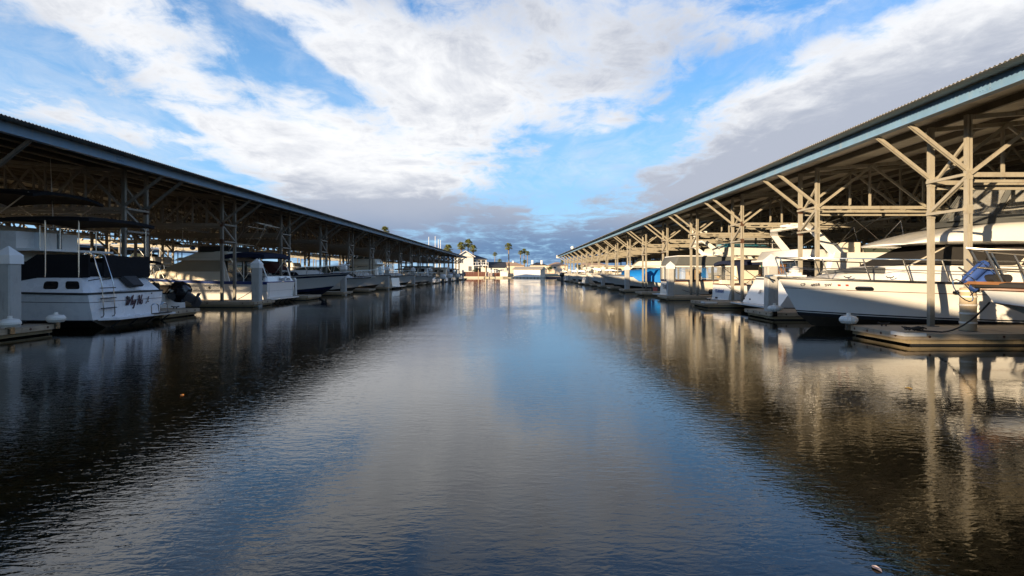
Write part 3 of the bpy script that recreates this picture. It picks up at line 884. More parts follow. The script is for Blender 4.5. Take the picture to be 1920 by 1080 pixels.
    def antenna(s, x, y, z0, z1, lean=0, m=None): return MB().tube([(x, y, z0), (x + lean, y, z1)], [.016, .007], 5).build('antenna', m or roller_m, s.root)
    def arch(s, x, w, z0, z1, rake=-.6, m=None, th=.28, name='radar_arch'):
        mb = MB(); wt = w * .88
        path = [(x, w, z0), (x + rake * .85, wt * 1.03, z1 - .18), (x + rake, wt * .85, z1), (x + rake, -wt * .85, z1), (x + rake * .85, -wt * 1.03, z1 - .18), (x, -w, z0)]
        ths = [th * 1.35, th, th, th, th, th * 1.35]
        rings = []
        for i, p in enumerate(path):
            a = Vector(path[min(i + 1, 5)]) - Vector(path[max(i - 1, 0)])
            nrm = Vector((0, a.z, -a.y)).normalized() * .05
            p = Vector(p); hx = Vector((ths[i] / 2, 0, 0))
            rings.append([p - hx - nrm, p + hx - nrm, p + hx + nrm, p - hx + nrm])
        mb.loft(rings)
        return mb.build(name, m or gel, s.root, 40)
    def radar(s, x, y, z, r=.28, h=.16):
        MB().lathe([(r * .7, 0), (r, h * .25), (r, h * .7), (r * .75, h), (0, h * 1.05)], 18, (x, y, z)).build('radar_dome', gel, s.root, True)
    def windscreen(s, x0, x1, w, z0, z1, slope=.55, m=None, frame=None, cover=None):
        """wrap-round windscreen: aft end x0, fore end x1"""
        b = [(x0, w), ((x0 + x1) / 2, w * .98), (x1 - .25, w * .72), (x1, 0), (x1 - .25, -w * .72), ((x0 + x1) / 2, -w * .98), (x0, -w)]
        top = [(x0 - .05, w * .9), ((x0 + x1) / 2 - slope * .6, w * .86), (x1 - .25 - slope, w * .64), (x1 - slope, 0), (x1 - .25 - slope, -w * .64), ((x0 + x1) / 2 - slope * .6, -w * .86), (x0 - .05, -w * .9)]
        zt = [z1 - .12] + [z1] * 5 + [z1 - .12]
        r0 = [(p[0], p[1], z0) for p in b]; r1 = [(p[0], p[1], zt[i]) for i, p in enumerate(top)]
        if cover:
            mb = MB(); mb.loft([r0 + [(x0, -w * .98, z0), (x0, w * .98, z0)], r1 + [(x0 - .02, -w * .88, z1 - .1), (x0 - .02, w * .88, z1 - .1)]])
            return mb.build('windscreen_cover', cover, s.root, 30)
        mb = MB(); mb.loft([r0, r1], closed=False)
        inner0 = [(p[0] - .02, p[1] * .985, p[2]) for p in r0]; inner1 = [(p[0] - .02, p[1] * .985, p[2]) for p in r1]
        mb.loft([list(reversed(inner0)), list(reversed(inner1))], closed=False)
        o = mb.build('windscreen', m or glass_tint, s.root)
        mb = MB(); mb.tube(r1, .022, 5); mb.tube(r0, .018, 5)
        for a, c in zip(r0, r1): mb.bar(a, c, .03)
        mb.build('windscreen_frame', frame or chrome, o)
        return o

def put_text(name, body, size, m, parent, pos, right, up, shear=0.0, extrude=.0025, width=None):
    cu = bpy.data.curves.new(name, 'FONT')
    cu.body = body; cu.size = size; cu.align_x = 'CENTER'; cu.align_y = 'CENTER'; cu.shear = shear; cu.extrude = extrude
    cu.resolution_u = 3; cu.offset = size * .02; cu.materials.append(m)
    if width: cu.offset = width
    tmp = bpy.data.objects.new(name, cu); COL.objects.link(tmp); bpy.context.view_layer.update()
    me = bpy.data.meshes.new_from_object(tmp.evaluated_get(bpy.context.evaluated_depsgraph_get())); bpy.data.objects.remove(tmp)
    me.name = name
    o = link(name, me, parent)
    right = Vector(right).normalized(); up = Vector(up); up = (up - right * up.dot(right)).normalized(); n = right.cross(up)
    mt = Matrix((right, up, n)).transposed().to_4x4(); mt.translation = Vector(pos)
    o.matrix_local = mt
    return o
def slipY(side, k): return (YL if side < 0 else YR) + BAY * k + PAIR + (BAY - PAIR) / 2

# ---- "Why No" : aft-cabin motor yacht, stern to the channel
def why_no():
    b = Boat('motor_yacht', (-11.3, 17.05), PI, 'white aft cabin motor yacht lettered Why No with black canvas round its stern deck', 'boat',
             L=9.3, B=3.35, zs=.95, zb=1.35, rake=1.4, zc=.2, tw=.97, trake=.03, side=gel_cool, rail=rubber)
    b.stripe(.0, .04, blackp, 'boot_stripe', .006)
    b.stripe(.66, .68, text_dark, 'moulding_line', .003)
    b.frustum('aft_coaming', gel_cool, .04, 3.6, 1.6, 1.6, .95, 1.37, .34, 3.4, 1.30, 1.3)
    for u0, u1 in ((.70, .83), (.86, .97)):
        pass
    for u0, u1 in ((.055, .165), (.225, .34)): b.window('port', 1 - u1, 1 - u0, .26, .74, r=.3)
    b.window('starboard', .055, .165, .26, .74, r=.3); b.window('starboard', .225, .34, .26, .74, r=.3)
    # hatch on the slanting stern coaming
    h = MB().hexa([(.0, -.02, 1.08), (.02, -.62, 1.08), (.30, -.58, 1.33), (.28, .06, 1.33)], [(-.10, -.04, 1.14), (-.07, -.54, 1.14), (.18, -.56, 1.40), (.16, .02, 1.40)])
    h.build('deck_hatch', rubber, b.root)
    # black canvas
    def panel(p, q, z0, z1, zq0=None, top=(0, 0)):
        p, q = Vector((*p, 0)), Vector((*q, 0)); n = (q - p).cross(Vector((0, 0, 1))).normalized() * .02
        mb = MB(); N = 9; rr = []
        for i in range(N + 1):
            u = i / N; a = p.lerp(q, u); w = .012 * math.sin(u * 9) ; za = z0
            tp = Vector((top[0], top[1], 0))
            rr.append([a - n + Vector((0, 0, za)), a + n + Vector((0, 0, za)), a + tp + n * (1 + w) + Vector((0, 0, z1 + .015 * math.sin(u * 7 + p.y))), a + tp - n + Vector((0, 0, z1 + .015 * math.sin(u * 7 + p.y)))])
        mb.loft(rr); mb.build('canvas_panel', canvas_black, b.root, 50)
    panel((.26, 1.30), (.26, 1.24), 1.37, 1.98)
    panel((.26, .72), (.26, -1.30), 1.36, 1.98)
    panel((.28, -1.30), (2.2, -1.30), 1.36, 1.97)
    mb = MB(); mb.prism([(.26, 1.31, 1.36), (1.62, 1.31, 1.36), (2.1, 1.40, .98), (2.05, 1.33, 1.70), (1.65, 1.27, 1.99), (.28, 1.27, 1.99)], (0, -.03, 0))
    mb.build('canvas_panel', canvas_black, b.root)
    MB().box(1.2, 2.3, -1.2, 1.2, 1.36, 1.80).build('helm_seat', canvas_dark, b.root)
    # ladder over the stern
    for y in (1.16, .72):
        MB().tube([(.30, y, 2.03), (.22, y, 1.98), (.02, y, 1.36), (-.02, y, 1.2), (-.07, y - .0, .36), (-.05, y, .30), (.05, y, .28)], .017, 6).build('ladder_rail', chrome, b.root, True)
    for z, x in ((1.08, -.03), (.80, -.045), (.53, -.06)):
        MB().box(x - .03, x + .03, .66, 1.22, z - .012, z + .012).build('ladder_rung', rubber, b.root)
    for y in (1.16, .72): MB().tube([(.02, y, 1.33), (.26, y + .12, 1.28)], .014, 5).build('ladder_strut', chrome, b.root)
    # platform and its staples
    mb = MB(); mb.prism([(-.46, -1.5, .21), (-.42, 1.05, .21), (.02, 1.3, .21), (.02, -1.62, .21)][::-1], (0, 0, .05)); mb.build('swim_platform', gel_cool, b.root)
    for y in (-1.35, -.6, .15, .9): MB().bar((-.36, y, .20), (.0, y, -.08), .035).build('platform_bracket', rubber, b.root)
    for y0, y1 in ((-.42, -.80), (-.86, -1.24)):
        pts = [(-.38, y0, .25), (-.36, y0 - .02, .42)] + [(-.36, (y0 + y1) / 2 + (y0 - y1) / 2 * math.cos(a), .44 + .13 * math.sin(a)) for a in [i * PI / 8 for i in range(1, 8)]] + [(-.36, y1 + .02, .42), (-.38, y1, .25)]
        MB().tube(pts, .016, 6).build('grab_staple', chrome, b.root, True)
    MB().box(-.5, -.36, -1.25, -.42, .262, .285).build('boarding_step', rubber, b.root)
    MB().box(-.02, .0, .02, .12, .72, .80).build('exhaust_port', rubber, b.root)
    # hand painted name : brush strokes
    def strokes(lines, y0, z0, s, m, name, th=.15, sh=.38):
        mb = MB()
        for l in lines:
            P = [Vector((-.008, y0 - (u + sh * v) * s, z0 + v * s)) for u, v in l]
            for i in range(len(P) - 1):
                w = th * s * (1.0 if abs(l[i + 1][1] - l[i][1]) > .35 else .7)
                mb.bar(P[i], P[i + 1], w, .008, (-1, 0, 0))
        mb.build(name, m, b.root)
    W = [(-.1, .82), (.05, .98), (.22, .9), (.17, .02), (.45, .75), (.46, .02), (.88, .98)]
    hh = [[(1.0, 1.08), (.98, .0)], [(.99, .32), (1.12, .5), (1.22, .42), (1.22, .02)]]
    yy = [[(1.36, .52), (1.37, .15), (1.48, .08), (1.62, .52)], [(1.62, .52), (1.56, -.28), (1.45, -.36), (1.40, -.22)]]
    Nn = [[(1.92, .9), (2.05, 1.02), (2.08, .9), (2.08, .0)], [(2.08, .98), (2.45, .05), (2.48, 1.06)]]
    oo = [[(2.72 + .13 * math.cos(a), .25 + .22 * math.sin(a)) for a in [i * PI / 5 for i in range(11)]]]
    strokes([W] + hh + yy + Nn + oo, .22, .55, .27, text_plum, 'name_lettering')
    em = [[(0, .0), (.15, .25), (.3, .3)], [(.1, .5), (.5, .52)], [(.2, .72), (.5, .85)], [(.28, .3), (.4, .12), (.55, .2)], [(.3, .55), (.3, .35)], [(.42, .9), (.42, .6)], [(-.15, -.1), (-.1, .1)]]
    strokes(em, -.76, .58, .22, text_plum, 'emblem', .10, .1)
    MB().tube([(-.012, -1.02, .86), (.0, -1.02, .86)], .022, 8).build('through_hull', rubber, b.root)
    # awning over the stern deck on four poles
    for x, y in ((.5, 1.3), (1.4, 1.3), (.35, -1.3), (1.15, -1.3)):
        MB().tube([(x, y, 1.36), (x, y, 2.98)], .017, 6).build('awning_pole', chrome, b.root, True)
    b.bimini(.15, 2.6, 1.42, 3.06, canvas_black, .09, .06, False, name='awning')
    # deckhouse and flying bridge further forward
    b.frustum('deckhouse', gel_cream, 2.1, 7.0, 1.45, 1.25, .95, 2.08, 2.2, 5.6, 1.35, 1.05)
    b.window('port', .08, .42, .48, .86); b.window('port', .48, .80, .48, .86); b.window('starboard', .3, .7, .45, .85)
    MB().box(1.45, 6.3, -1.42, 1.42, 2.085, 2.15).build('bridge_deck', gel_cool, b.root)
    b.frustum('flybridge', gel_cream, 2.75, 5.6, 1.3, 1.05, 2.153, 2.78, 2.95, 5.1, 1.25, .95)
    for x, y in ((2.0, .45), (2.0, -.35), (2.15, 1.05)):
        MB().box(x, x + .42, y - .3, y + .3, 2.153, 2.62).build('bridge_seat', gel_cool, b.root)
    for x, y in ((1.55, 1.3), (1.55, .6), (1.55, -.1), (1.55, -.8)):
        MB().tube([(x, y, 2.15), (x, y, 2.75)], .014, 5).build('stanchion', chrome, b.root)
    MB().tube([(1.55, 1.3, 2.75), (1.55, -.9, 2.75)], .014, 5).build('bridge_rail', chrome, b.root)
    b.bimini(1.7, 4.6, 1.35, 3.86, canvas_black, .08, .14, True, 2.7, lm=dullchrome)
    b.antenna(3.0, -1.0, 2.7, 5.0, .1); b.antenna(3.3, 1.0, 2.7, 3.6, -.4)
why_no()

# ---- outboard boat hidden behind it
b = Boat('runabout', (-13.35, 22.6), PI, 'small dark topped runabout with its black outboard tilted over the second left finger dock', 'boat', L=6.2, B=2.2, zs=.72, zb=.95, rake=.9, zc=.1, side=gel_old, rail=rubber, cockpit=(0, .5))
b.outboard(.1, .50, 60, 1.12, x=-.5, leg=.55)
b.windscreen(2.6, 4.0, .9, .85, 1.3)
b.bimini(1.0, 3.0, 1.0, 2.05, canvas_black, .07, .1, True, .8, lm=dullchrome)
MB().box(.3, .9, -.95, -.4, .3, 1.0).build('stern_seat', canvas_dark, b.root)
MB().lathe([(.14, 0), (.17, .08), (.17, .5), (.14, .56), (0, .58)], 12, (.05, 1.0, .55)).build('oil_drum', canvas_dark, b.root, True)
MB().tube([(.1, .85, .6), (.05, .85, 1.05), (.25, .85, 1.2), (.5, .85, 1.05)], .02, 6).build('grab_rail', chrome, b.root, True)

# ---- "About Time" : cream cruiser, stern out
def about_time():
    b = Boat('cabin_cruiser', (-12.0, 29.6), PI, 'cream cabin cruiser lettered About Time with blue stripe and tan covered windscreen', 'boat', L=11.2, B=3.7, zs=1.05, zb=1.35, rake=1.5, zc=.16, side=gel, rail=bluestripe, trake=-.08, cockpit=(0, .27))
    b.stripe(.86, .97, bluestripe, 'blue_stripe', .006, transom=False)
    b.stripe(.0, .03, navy, 'boot_stripe', .006)
    b.stripe(.5, .508, text_dark, 'moulding_line', .003)
    # raised stern coaming carrying the name
    b.frustum('stern_coaming', gel, -.05, .35, 1.72, 1.72, 1.05, 1.30, .10, .32, 1.5, 1.5)
    put_text('name_lettering', 'About Time', .30, text_dark, b.root, (-.035, -.45, 1.175), (0, -1, 0), (.45, 0, 1), .1)
    put_text('port_lettering', 'BRENTWOOD, CA', .13, text_dark, b.root, (-.0, -.25, .48), (0, -1, 0), (0, 0, 1))
    put_text('maker_lettering', 'CALIFORNIA', .06, text_blue, b.root, (-.03, 1.35, 1.18), (0, -1, 0), (.45, 0, 1)) if False else None
    b.platform(.2, .55, 1.7)
    for y in (-1.4, -.8, -.2, .4, 1.0): MB().bar((-.45, y, .2), (.02, y, -.1), .03).build('platform_bracket', rubber, b.root)
    for y in (-1.3, 1.3, .55): MB().tube([(-.03, y, .86), (.0, y, .86)], .03, 8).build('through_hull', rubber, b.root)
    # cabin
    b.frustum('cabin_side', gel_cream, 3.0, 9.2, 1.55, 1.0, 1.08, 1.55, 3.0, 8.2, 1.5, .95)
    b.frustum('windscreen_cover', canvas_tan, 3.2, 8.1, 1.5, .95, 1.55, 2.08, 3.4, 6.4, 1.36, .95)
    b.frustum('cabin_roof', gel_cream, 2.5, 6.9, 1.5, 1.1, 2.085, 2.22, 2.6, 6.6, 1.45, 1.0)
    b.frustum('bridge_coaming', gel_cream, 2.7, 6.3, 1.4, 1.0, 2.23, 2.52, 2.9, 5.3, 1.3, .85)
    MB().box(3.0, 5.0, -1.1, 1.1, 2.50, 2.78).build('bridge_cover', canvas_dark, b.root)
    MB().prism([(3.15, 1.53, 1.55), (2.85, 1.53, 1.08), (2.55, 1.6, 1.08), (3.0, 1.52, 2.08), (3.2, 1.5, 2.08)], (0, -.05, 0)).build('cabin_wing', gel, b.root)
    MB().box(2.92, 2.96, -1.25, 1.25, .9, 2.05).build('aft_bulkhead', glass_dark, b.root)
    MB().box(2.86, 2.90, -.35, -.29, .9, 2.05).build('door_frame', gel, b.root); MB().box(2.86, 2.90, .45, .51, .9, 2.05).build('door_frame', gel, b.root)
    b.bimini(.2, 2.9, 1.6, 2.52, canvas_navy, .2, .10, True, 1.2)
    for sg in (1, -1): MB().bar((.1, sg * 1.45, 1.25), (.6, sg * 1.5, 2.3), .05).build('awning_strut', gel, b.root)
    # tower of bent pipe above
    for sg in (1, -1):
        MB().tube([(2.9, sg * 1.2, 2.5), (1.7, sg * 1.1, 3.75), (1.2, sg * 1.05, 3.95), (.5, sg * .95, 3.8), (.9, sg * .95, 3.2)], .03, 6).build('tower_leg', dullchrome, b.root, True)
        MB().tube([(3.6, sg * 1.1, 2.5), (2.4, sg * 1.05, 3.7), (1.3, sg * 1.0, 3.85)], .022, 6).build('tower_leg', dullchrome, b.root, True)
    for x, z, w in ((1.7, 3.75, 1.1), (.6, 3.82, .95), (1.2, 3.95, 1.05), (2.6, 2.9, 1.15)):
        MB().tube([(x, -w, z), (x, w, z)], .022, 6).build('tower_bar', dullchrome, b.root)
    b.rail(.62, .96, .62, r=.016, n=6)
    b.antenna(6.2, 1.0, 2.5, 4.6, .1)
    MB().lathe([(.05, 0), (.16, .05), (.16, .15), (.05, .2)], 12, (6.1, .3, 2.62)).build('searchlight', navy, b.root, True)
    MB().box(7.4, 7.7, 1.0, 1.2, 1.2, 1.42).build('deck_box', canvas_grey, b.root)
    b.porthole(.62, .78, 1, .34, .12); b.porthole(.35, .78, 1, .12, .12)
    MB().tube([(.7, 1.95, .95), (.68, 1.95, .55)], .06, 8).build('fender', rubber, b.root, True)
    b.root.scale = (.70, 1, 1)
about_time()

# ---- generic boats with real differences
def cruiser(name, label, bowX, k, side, bow_out=True, L=9.0, B=3.0, zs=.95, zb=1.3, kind='express', hull=None, bottom=None, stripe=None, cover=None,
            top=None, rail=True, arch=False, yoff=0.0, group=None, tipX=None, platform=True, rk=1.3, deck=None, out=0, pulpit=True, zt=None):
    """bowX : X of the end that points to the channel"""
    y = slipY(side, k) + yoff
    if side < 0: L *= .82
    toward = 1 if side < 0 else -1         # direction of the channel along X
    if bow_out:
        loc = (bowX - toward * L, y); rz = 0 if toward > 0 else PI
    else:
        loc = (bowX, y); rz = PI if toward > 0 else 0
    b = Boat(name, loc, rz, label, 'boat', group, L=L, B=B, zs=zs, zb=zb, rake=rk, side=hull or gel, bottom=bottom or antifoul, rail=rubber if stripe is None else stripe, deck=deck,
             cockpit=(0, .30) if kind in ('express', 'open') else None)
    b.stripe(.0, .07, stripe or blackp, 'boot_stripe', .006)
    if stripe: b.stripe(.80, .90, stripe, 'hull_stripe', .006, transom=False)
    zd = zs + (zb - zs) * .35
    if kind == 'express':
        b.frustum('cabin_trunk', hull or gel, .40 * L, .86 * L, B * .36, B * .16, zd - .05, zd + .36, .42 * L, .76 * L, B * .31, B * .12)
        b.window('port', .2, .62, .3, .75); b.window('starboard', .2, .62, .3, .75)
        if cover: b.windscreen(.28 * L, .58 * L, B * .38, zd + .2, zd + .85, .7, cover=cover)
        else: b.windscreen(.28 * L, .58 * L, B * .38, zd + .2, zd + .85, .7)
        if top: b.bimini(.06 * L, .40 * L, B * .42, (zt or zd + 1.35), top, .1, .12, True, zd)
        MB().box(.10 * L, .16 * L, -B * .3, B * .3, .3, zd + .1).build('stern_seat', tan_seat, b.root)
    elif kind == 'fly':
        b.frustum('deckhouse', hull or gel, .16 * L, .64 * L, B * .40, B * .30, zd - .1, zd + 1.0, .17 * L, .50 * L, B * .36, B * .26)
        for w in ('port', 'starboard'):
            b.window(w, .06, .40, .45, .86, cover); b.window(w, .46, .78, .45, .86, cover)
        b.window('fore', .1, .46, .4, .85, cover); b.window('fore', .54, .9, .4, .85, cover); b.window('aft', .3, .7, .05, .85)
        MB().box(.08 * L, .52 * L, -B * .40, B * .40, zd + 1.015, zd + 1.08).build('bridge_deck', hull or gel, b.root)
        b.frustum('flybridge', hull or gel, .16 * L, .48 * L, B * .33, B * .26, zd + 1.083, zd + 1.55, .18 * L, .43 * L, B * .31, B * .22)
        b.windscreen(.30 * L, .45 * L, B * .27, zd + 1.56, zd + 1.85, .25)
        if top: b.bimini(.10 * L, .36 * L, B * .36, zd + 2.75, top, .1, .12, True, zd + 1.4)
        b.antenna(.2 * L, B * .3, zd + 1.5, zd + 4.0, -.2)
    elif kind == 'open':
        b.windscreen(.34 * L, .52 * L, B * .36, zd, zd + .42)
        MB().box(.14 * L, .22 * L, -B * .3, B * .3, .3, zd + .05).build('stern_seat', tan_seat, b.root)
        if top: b.bimini(.12 * L, .42 * L, B * .40, zd + 1.15, top, .08, .1, True, zd - .05)
    elif kind == 'covered':
        prof = []
        mb = MB()
        for i in range(11):
            t = .02 + .72 * i / 10; pp = b.pt(t, 1, 1); hgt = .15 + .55 * math.sin(PI * min(1, i / 9)) ** .8
            prof.append([(pp[0], -pp[1] * 1.015, pp[2] - .10), (pp[0], -pp[1] * .98, pp[2] + .05), (pp[0], -pp[1] * .45, pp[2] + hgt * .85), (pp[0], 0, pp[2] + hgt),
                         (pp[0], pp[1] * .45, pp[2] + hgt * .85), (pp[0], pp[1] * .98, pp[2] + .05), (pp[0], pp[1] * 1.015, pp[2] - .10)])
        mb.loft(prof); mb.build('boat_cover', cover or canvas_blue, b.root, 60)
    elif kind == 'house':
        b.frustum('deckhouse', hull or gel, .10 * L, .72 * L, B * .42, B * .34, zd - .1, zd + 1.15, .11 * L, .62 * L, B * .38, B * .30)
        for w in ('port', 'starboard'):
            for u in (.08, .36, .64): b.window(w, u, u + .22, .45, .85, cover)
        b.window('aft', .12, .45, .1, .85, cover); b.window('aft', .55, .88, .4, .85, cover); b.window('fore', .2, .8, .4, .8, cover)
        b.frustum('roof', top or hull or gel, .04 * L, .70 * L, B * .45, B * .36, zd + 1.17, zd + 1.30, .06 * L, .68 * L, B * .42, B * .33)
    if arch: b.arch(.22 * L, B * .42, zd + .1, zd + 1.75, -.5)
    if rail: b.rail(.58, .98, .48, n=6, mid=False, r=.016)
    if bow_out and pulpit:
        MB().prism([(L - .35, -.16, zb + .01), (L + .32, -.12, zb + .03), (L + .32, .12, zb + .03), (L - .35, .16, zb + .01)], (0, 0, .04)).build('bow_pulpit', hull or gel, b.root)
        a = MB(); a.bar((L - .3, 0, zb + .09), (L + .36, 0, zb + .06), .03); a.bar((L + .34, -.14, zb - .02), (L + .34, .14, zb - .02), .04); a.build('anchor', dullchrome, b.root)
    if not bow_out and platform: b.platform(.18, .5, B * .46)
    for i in range(out):
        b.outboard((i - (out - 1) / 2) * .7, zs * .92, 0, 1.15, cm=gel if out and hull is not gel_old else motor_black, x=-.32)
    return b

cruiser('flybridge_cruiser', 'unseen white flybridge cruiser added before the first left finger dock to block sun', -12.6, -1, -1, L=10.5, B=3.6, zs=1.1, zb=1.4, kind='fly', top=canvas_navy)  # out of view, added to keep direct sun off the Why No hull
LG, RG = 'boats berthed along the left shed', 'boats berthed along the right shed'
b = cruiser('sport_cruiser', 'white sport cruiser with navy hull bottom and maroon windscreen cover, bow to the channel', -10.35, 3, -1, L=10.5, B=3.4, zs=1.15, zb=1.5, bottom=antinavy, stripe=navy, top=None, rk=1.9, kind='express', cover=canvas_maroon, group=LG)
b.stripe(.0, .17, navy, 'boot_stripe', .009); b.porthole(.68, .95, -1, .42, .12); b.porthole(.45, .95, -1, .42, .12)
b.bimini(.6, 4.0, 1.5, 2.25, canvas_black, .08, .1, True, 1.2)
cruiser('bow_rider', 'white bowrider with dark anchor gear on its bow, beyond the navy bottomed cruiser', -10.7, 4, -1, L=8.5, B=2.9, zs=.95, zb=1.15, kind='express', group=LG, stripe=None, rk=1.6)
cruiser('sport_cruiser', 'white sport cruiser with long bow pulpit in front of the sunlit flybridge, left row', -10.7, 5, -1, L=9.5, B=3.1, zs=1.05, zb=1.3, kind='express', group=LG, rk=1.6)
b = cruiser('flybridge_cruiser', 'cream flybridge cruiser with pipe bridge frame and white transom, left row', -11.5, 6, -1, bow_out=False, L=11.5, B=3.9, zs=1.05, zb=1.5, kind='fly', hull=gel_cream, group=LG)
for sg in (1, -1): MB().tube([(1.2, sg * 1.4, 2.4), (.6, sg * 1.3, 3.9), (1.4, sg * 1.2, 4.15), (2.2, sg * 1.3, 2.5)], .03, 6).build('bridge_frame', dullchrome, b.root, True)
cruiser('sport_cruiser', 'white low sport cruiser with oval ports beside the sixth left row piling', -10.8, 7, -1, L=9.0, B=3.1, zs=1.0, zb=1.25, kind='express', cover=canvas_tan, group=LG).porthole(.7, .85, -1, .4, .12)
cruiser('open_boat', 'white open boat with pale seats, ninth slip of the left row', -10.5, 8, -1, L=7.5, B=2.6, zs=.85, zb=1.1, kind='open', group=LG)
cruiser('open_boat', 'white open boat with tan bimini, tenth slip of the left row', -10.5, 9, -1, L=7.0, B=2.5, zs=.8, zb=1.05, kind='open', top=canvas_tan, group=LG)
cruiser('canvas_cruiser', 'boat under a tall black canvas enclosure, eleventh slip of the left row', -11.6, 10, -1, bow_out=False, L=8, B=2.9, kind='house', cover=canvas_black, top=canvas_black, group=LG)
cruiser('outboard_boat', 'white boat with twin pale outboards, twelfth slip of the left row', -11.7, 11, -1, bow_out=False, L=7, B=2.5, zs=.7, kind='open', out=2, platform=False, group=LG)
cruiser('outboard_boat', 'white boat with one big pale outboard, thirteenth slip of the left row', -11.4, 12, -1, bow_out=False, L=7, B=2.5, zs=.75, kind='open', out=1, platform=False, group=LG, top=canvas_tan)
cruiser('cabin_boat', 'tan roofed cabin boat, fourteenth slip of the left row', -11.5, 13, -1, bow_out=False, L=8, B=2.8, kind='house', hull=gel_cream, group=LG)
cruiser('outboard_boat', 'small white outboard boat with navy bimini, fifteenth slip of the left row', -11.5, 14, -1, bow_out=False, L=6.5, B=2.4, zs=.7, kind='open', out=1, top=canvas_navy, platform=False, group=LG)
cruiser('tarped_boat', 'low boat under a blue tarp near the far end of the left shed', -11.2, 15, -1, L=7, B=2.6, kind='covered', cover=canvas_blue, rail=False, group=LG)
cruiser('open_boat', 'dark topped boat in the slip before last of the left row', -11.5, 16, -1, bow_out=False, L=7, B=2.6, kind='open', top=canvas_black, group=LG)
cruiser('cabin_boat', 'white cabin boat in the farthest slip of the left row', -11.4, 17, -1, L=8, B=2.8, kind='house', group=LG)

